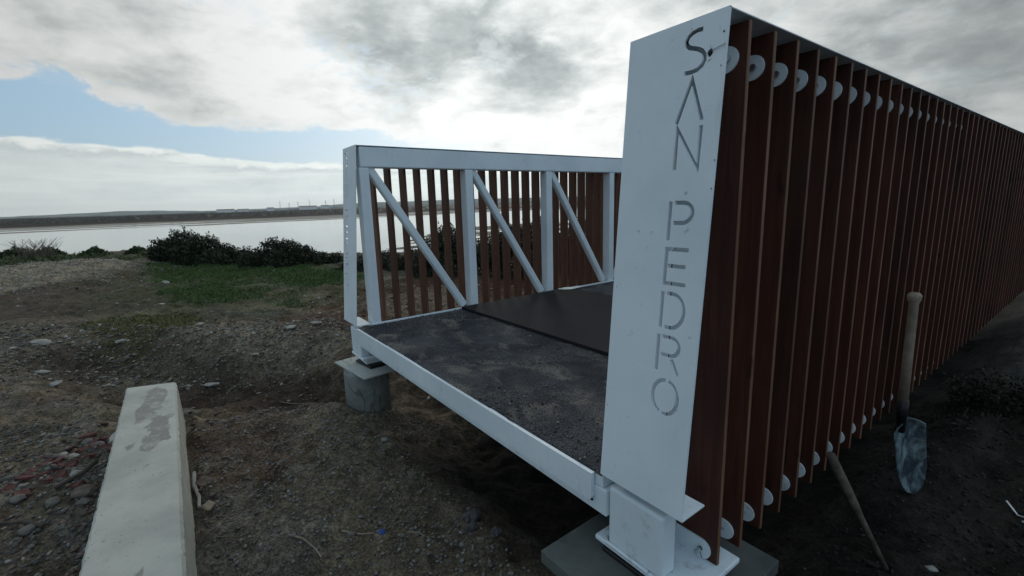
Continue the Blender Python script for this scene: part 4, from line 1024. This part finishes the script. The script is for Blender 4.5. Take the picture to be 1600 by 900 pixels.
# brick fragments
def brick_piece(x, y, s, rz, k):
    bm = bmesh.new(); add_box(bm, (-s[0] / 2, -s[1] / 2, -s[2] / 2), (s[0] / 2, s[1] / 2, s[2] / 2), min(s) * .12)
    for v in bm.verts: v.co += Vector((random.uniform(-1, 1), random.uniform(-1, 1), random.uniform(-1, 1))) * min(s) * .22
    o = bmesh_obj('brick_fragment', bm, M['brick']); o.location = (x, y, H1(x, y) + s[2] * .35); o.rotation_euler = (random.uniform(-.35, .35), random.uniform(-.35, .35), rz)
    tag(o, 'broken dark red brick fragment in the heap left of the concrete beam', 'brick fragment', 'red brick fragments left of the beam')
random.seed(3)
for k in range(34):
    x, y = random.gauss(-.42, .20), random.gauss(-1.66, .10)
    if k > 24: x, y = random.uniform(-.6, -.1), random.uniform(-1.98, -1.8)
    y = min(y, -1.52)
    brick_piece(x, y, (random.uniform(.04, .09), random.uniform(.03, .055), random.uniform(.012, .028)), random.uniform(0, 3), k)
def stick(pts, r, mt, label, group=None, name='stick'):
    bm = bmesh.new(); P = []
    for x, y, dz in pts: P.append((x, y, H1(x, y) + r * .8 + dz))
    tube(bm, P, [r * (1 - .35 * i / len(P)) for i in range(len(P))], 7)
    tag(bmesh_obj(name, bm, mt), label, 'stick', group)
stick([(-.60, -1.86, .01), (-.48, -1.78, .02), (-.38, -1.72, .01), (-.28, -1.70, .015)], .016, M['oldhandle'], 'thick brown stick across the brick heap left of the beam')
stick([(-.45, -1.84, .0), (-.30, -1.80, .01), (-.18, -1.72, .01)], .010, M['bark'], 'thin dark root in front of the brick heap')
stick([(-.15, -1.58, .02), (-.02, -1.62, .02), (.05, -1.72, .01)], .013, M['bark'], 'dark stick leaning toward the left side of the beam')
stick([(.35, -1.72, .01), (.25, -1.8, .01), (.18, -1.92, .01)], .010, M['bark'], 'dark stick at the bottom left among the pebbles')
stick([(1.16, -.83, .005), (1.19, -.78, .006), (1.25, -.745, .004), (1.30, -.735, .004)], .005, M['ash'], 'pale short stick standing out on the foreground soil')
stick([(1.20, -.62, .004), (1.24, -.55, .006), (1.27, -.50, .004)], .004, M['ash'], 'thin pale stick pointing at the blue scrap')
stick([(1.29, -.44, .003), (1.31, -.39, .003), (1.33, -.35, .003)], .003, M['twig'], 'thin twig just right of the blue scrap')
stick([(1.43, -.40, .003), (1.47, -.36, .004), (1.51, -.35, .003)], .005, M['twig'], 'brown stick right of and below the blue scrap')
stick([(1.0, -1.08, .004), (1.02, -1.0, .004), (1.0, -.94, .004)], .004, M['twig'], 'thin twig on the soil at the bottom near the beam')
stick([(1.11, -.96, .003), (1.05, -.90, .003)], .004, M['twig'], 'short twig on the soil at the bottom centre left')
stick([(2.985, 1.945, .01), (3.03, 1.90, .012), (3.07, 1.87, .01)], .004, M['paper'], 'thin white stick at the right edge of the dark ground')
stick([(3.05, 1.82, .008), (3.10, 1.80, .008)], .004, M['paper'], 'short white stick below the longer one at the right edge')
stick([(-.75, -.75, .01), (-.6, -.68, .01), (-.42, -.6, .02), (-.3, -.42, .01)], .008, M['bark'], 'curved dark root lying in the trench')
stick([(-1.2, -.5, .0), (-1.05, -.42, .02), (-.95, -.35, .03)], .006, M['twig'], 'small forked stick in the far side of the trench')
# blue scrap
bm = bmesh.new(); bmesh.ops.create_icosphere(bm, subdivisions=3, radius=.015)
for v in bm.verts: v.co = Vector((v.co.x * 1.3, v.co.y, v.co.z * .6)) * (1 + random.uniform(-.25, .2))
o = bmesh_obj('plastic_scrap', bm, M['blue']); o.location = (1.275, -.463, H1(1.275, -.463) + .008); tag(o, 'crumpled blue plastic scrap on the foreground soil', 'plastic scrap')
# splinters and broken edge on the beam's right foot
for k, (x, y, s, lb) in enumerate([(.42, -1.10, (.075, .05, .010), 'brown wood chip lying beside the right side of the beam'), (.66, -1.095, (.05, .04, .008), 'tan square wood chip against the right side of the beam')]):
    bm = bmesh.new(); add_box(bm, (-s[0] / 2, -s[1] / 2, 0), (s[0] / 2, s[1] / 2, s[2]), .002)
    for v in bm.verts: v.co.x += random.uniform(-.008, .008); v.co.y += random.uniform(-.006, .006)
    o = bmesh_obj('wood_chip', bm, M['oldhandle'] if k == 0 else M['ash']); o.location = (x, y, H1(x, y) + .012); o.rotation_euler = (.2, .1, .6); tag(o, lb, 'wood chip')
stick([(.30, -1.14, .02), (.42, -1.145, .02), (.52, -1.13, .015), (.60, -1.135, .01)], .010, M['rock2'], 'pale crust of spilled mortar along the right side of the beam', name='mortar_strip')

bm = bmesh.new(); add_box(bm, (-5395, -5395, -7), (5395, 5395, 75))
hz_m = bpy.data.materials.new('air'); hz_m.use_nodes = True; hz_m.node_tree.nodes.clear(); th = NT(hz_m.node_tree)
pv_ = th.new('ShaderNodeVolumePrincipled'); pv_.inputs['Color'].default_value = (0.90, 0.95, 0.97, 1); pv_.inputs['Density'].default_value = 0.00007; pv_.inputs['Anisotropy'].default_value = 0.0
ho = th.new('ShaderNodeOutputMaterial'); th.l.new(pv_.outputs[0], ho.inputs['Volume'])
tag(bmesh_obj('haze', bm, hz_m), 'thin pale haze over the river and marsh', 'haze', kind='stuff')
print('done')
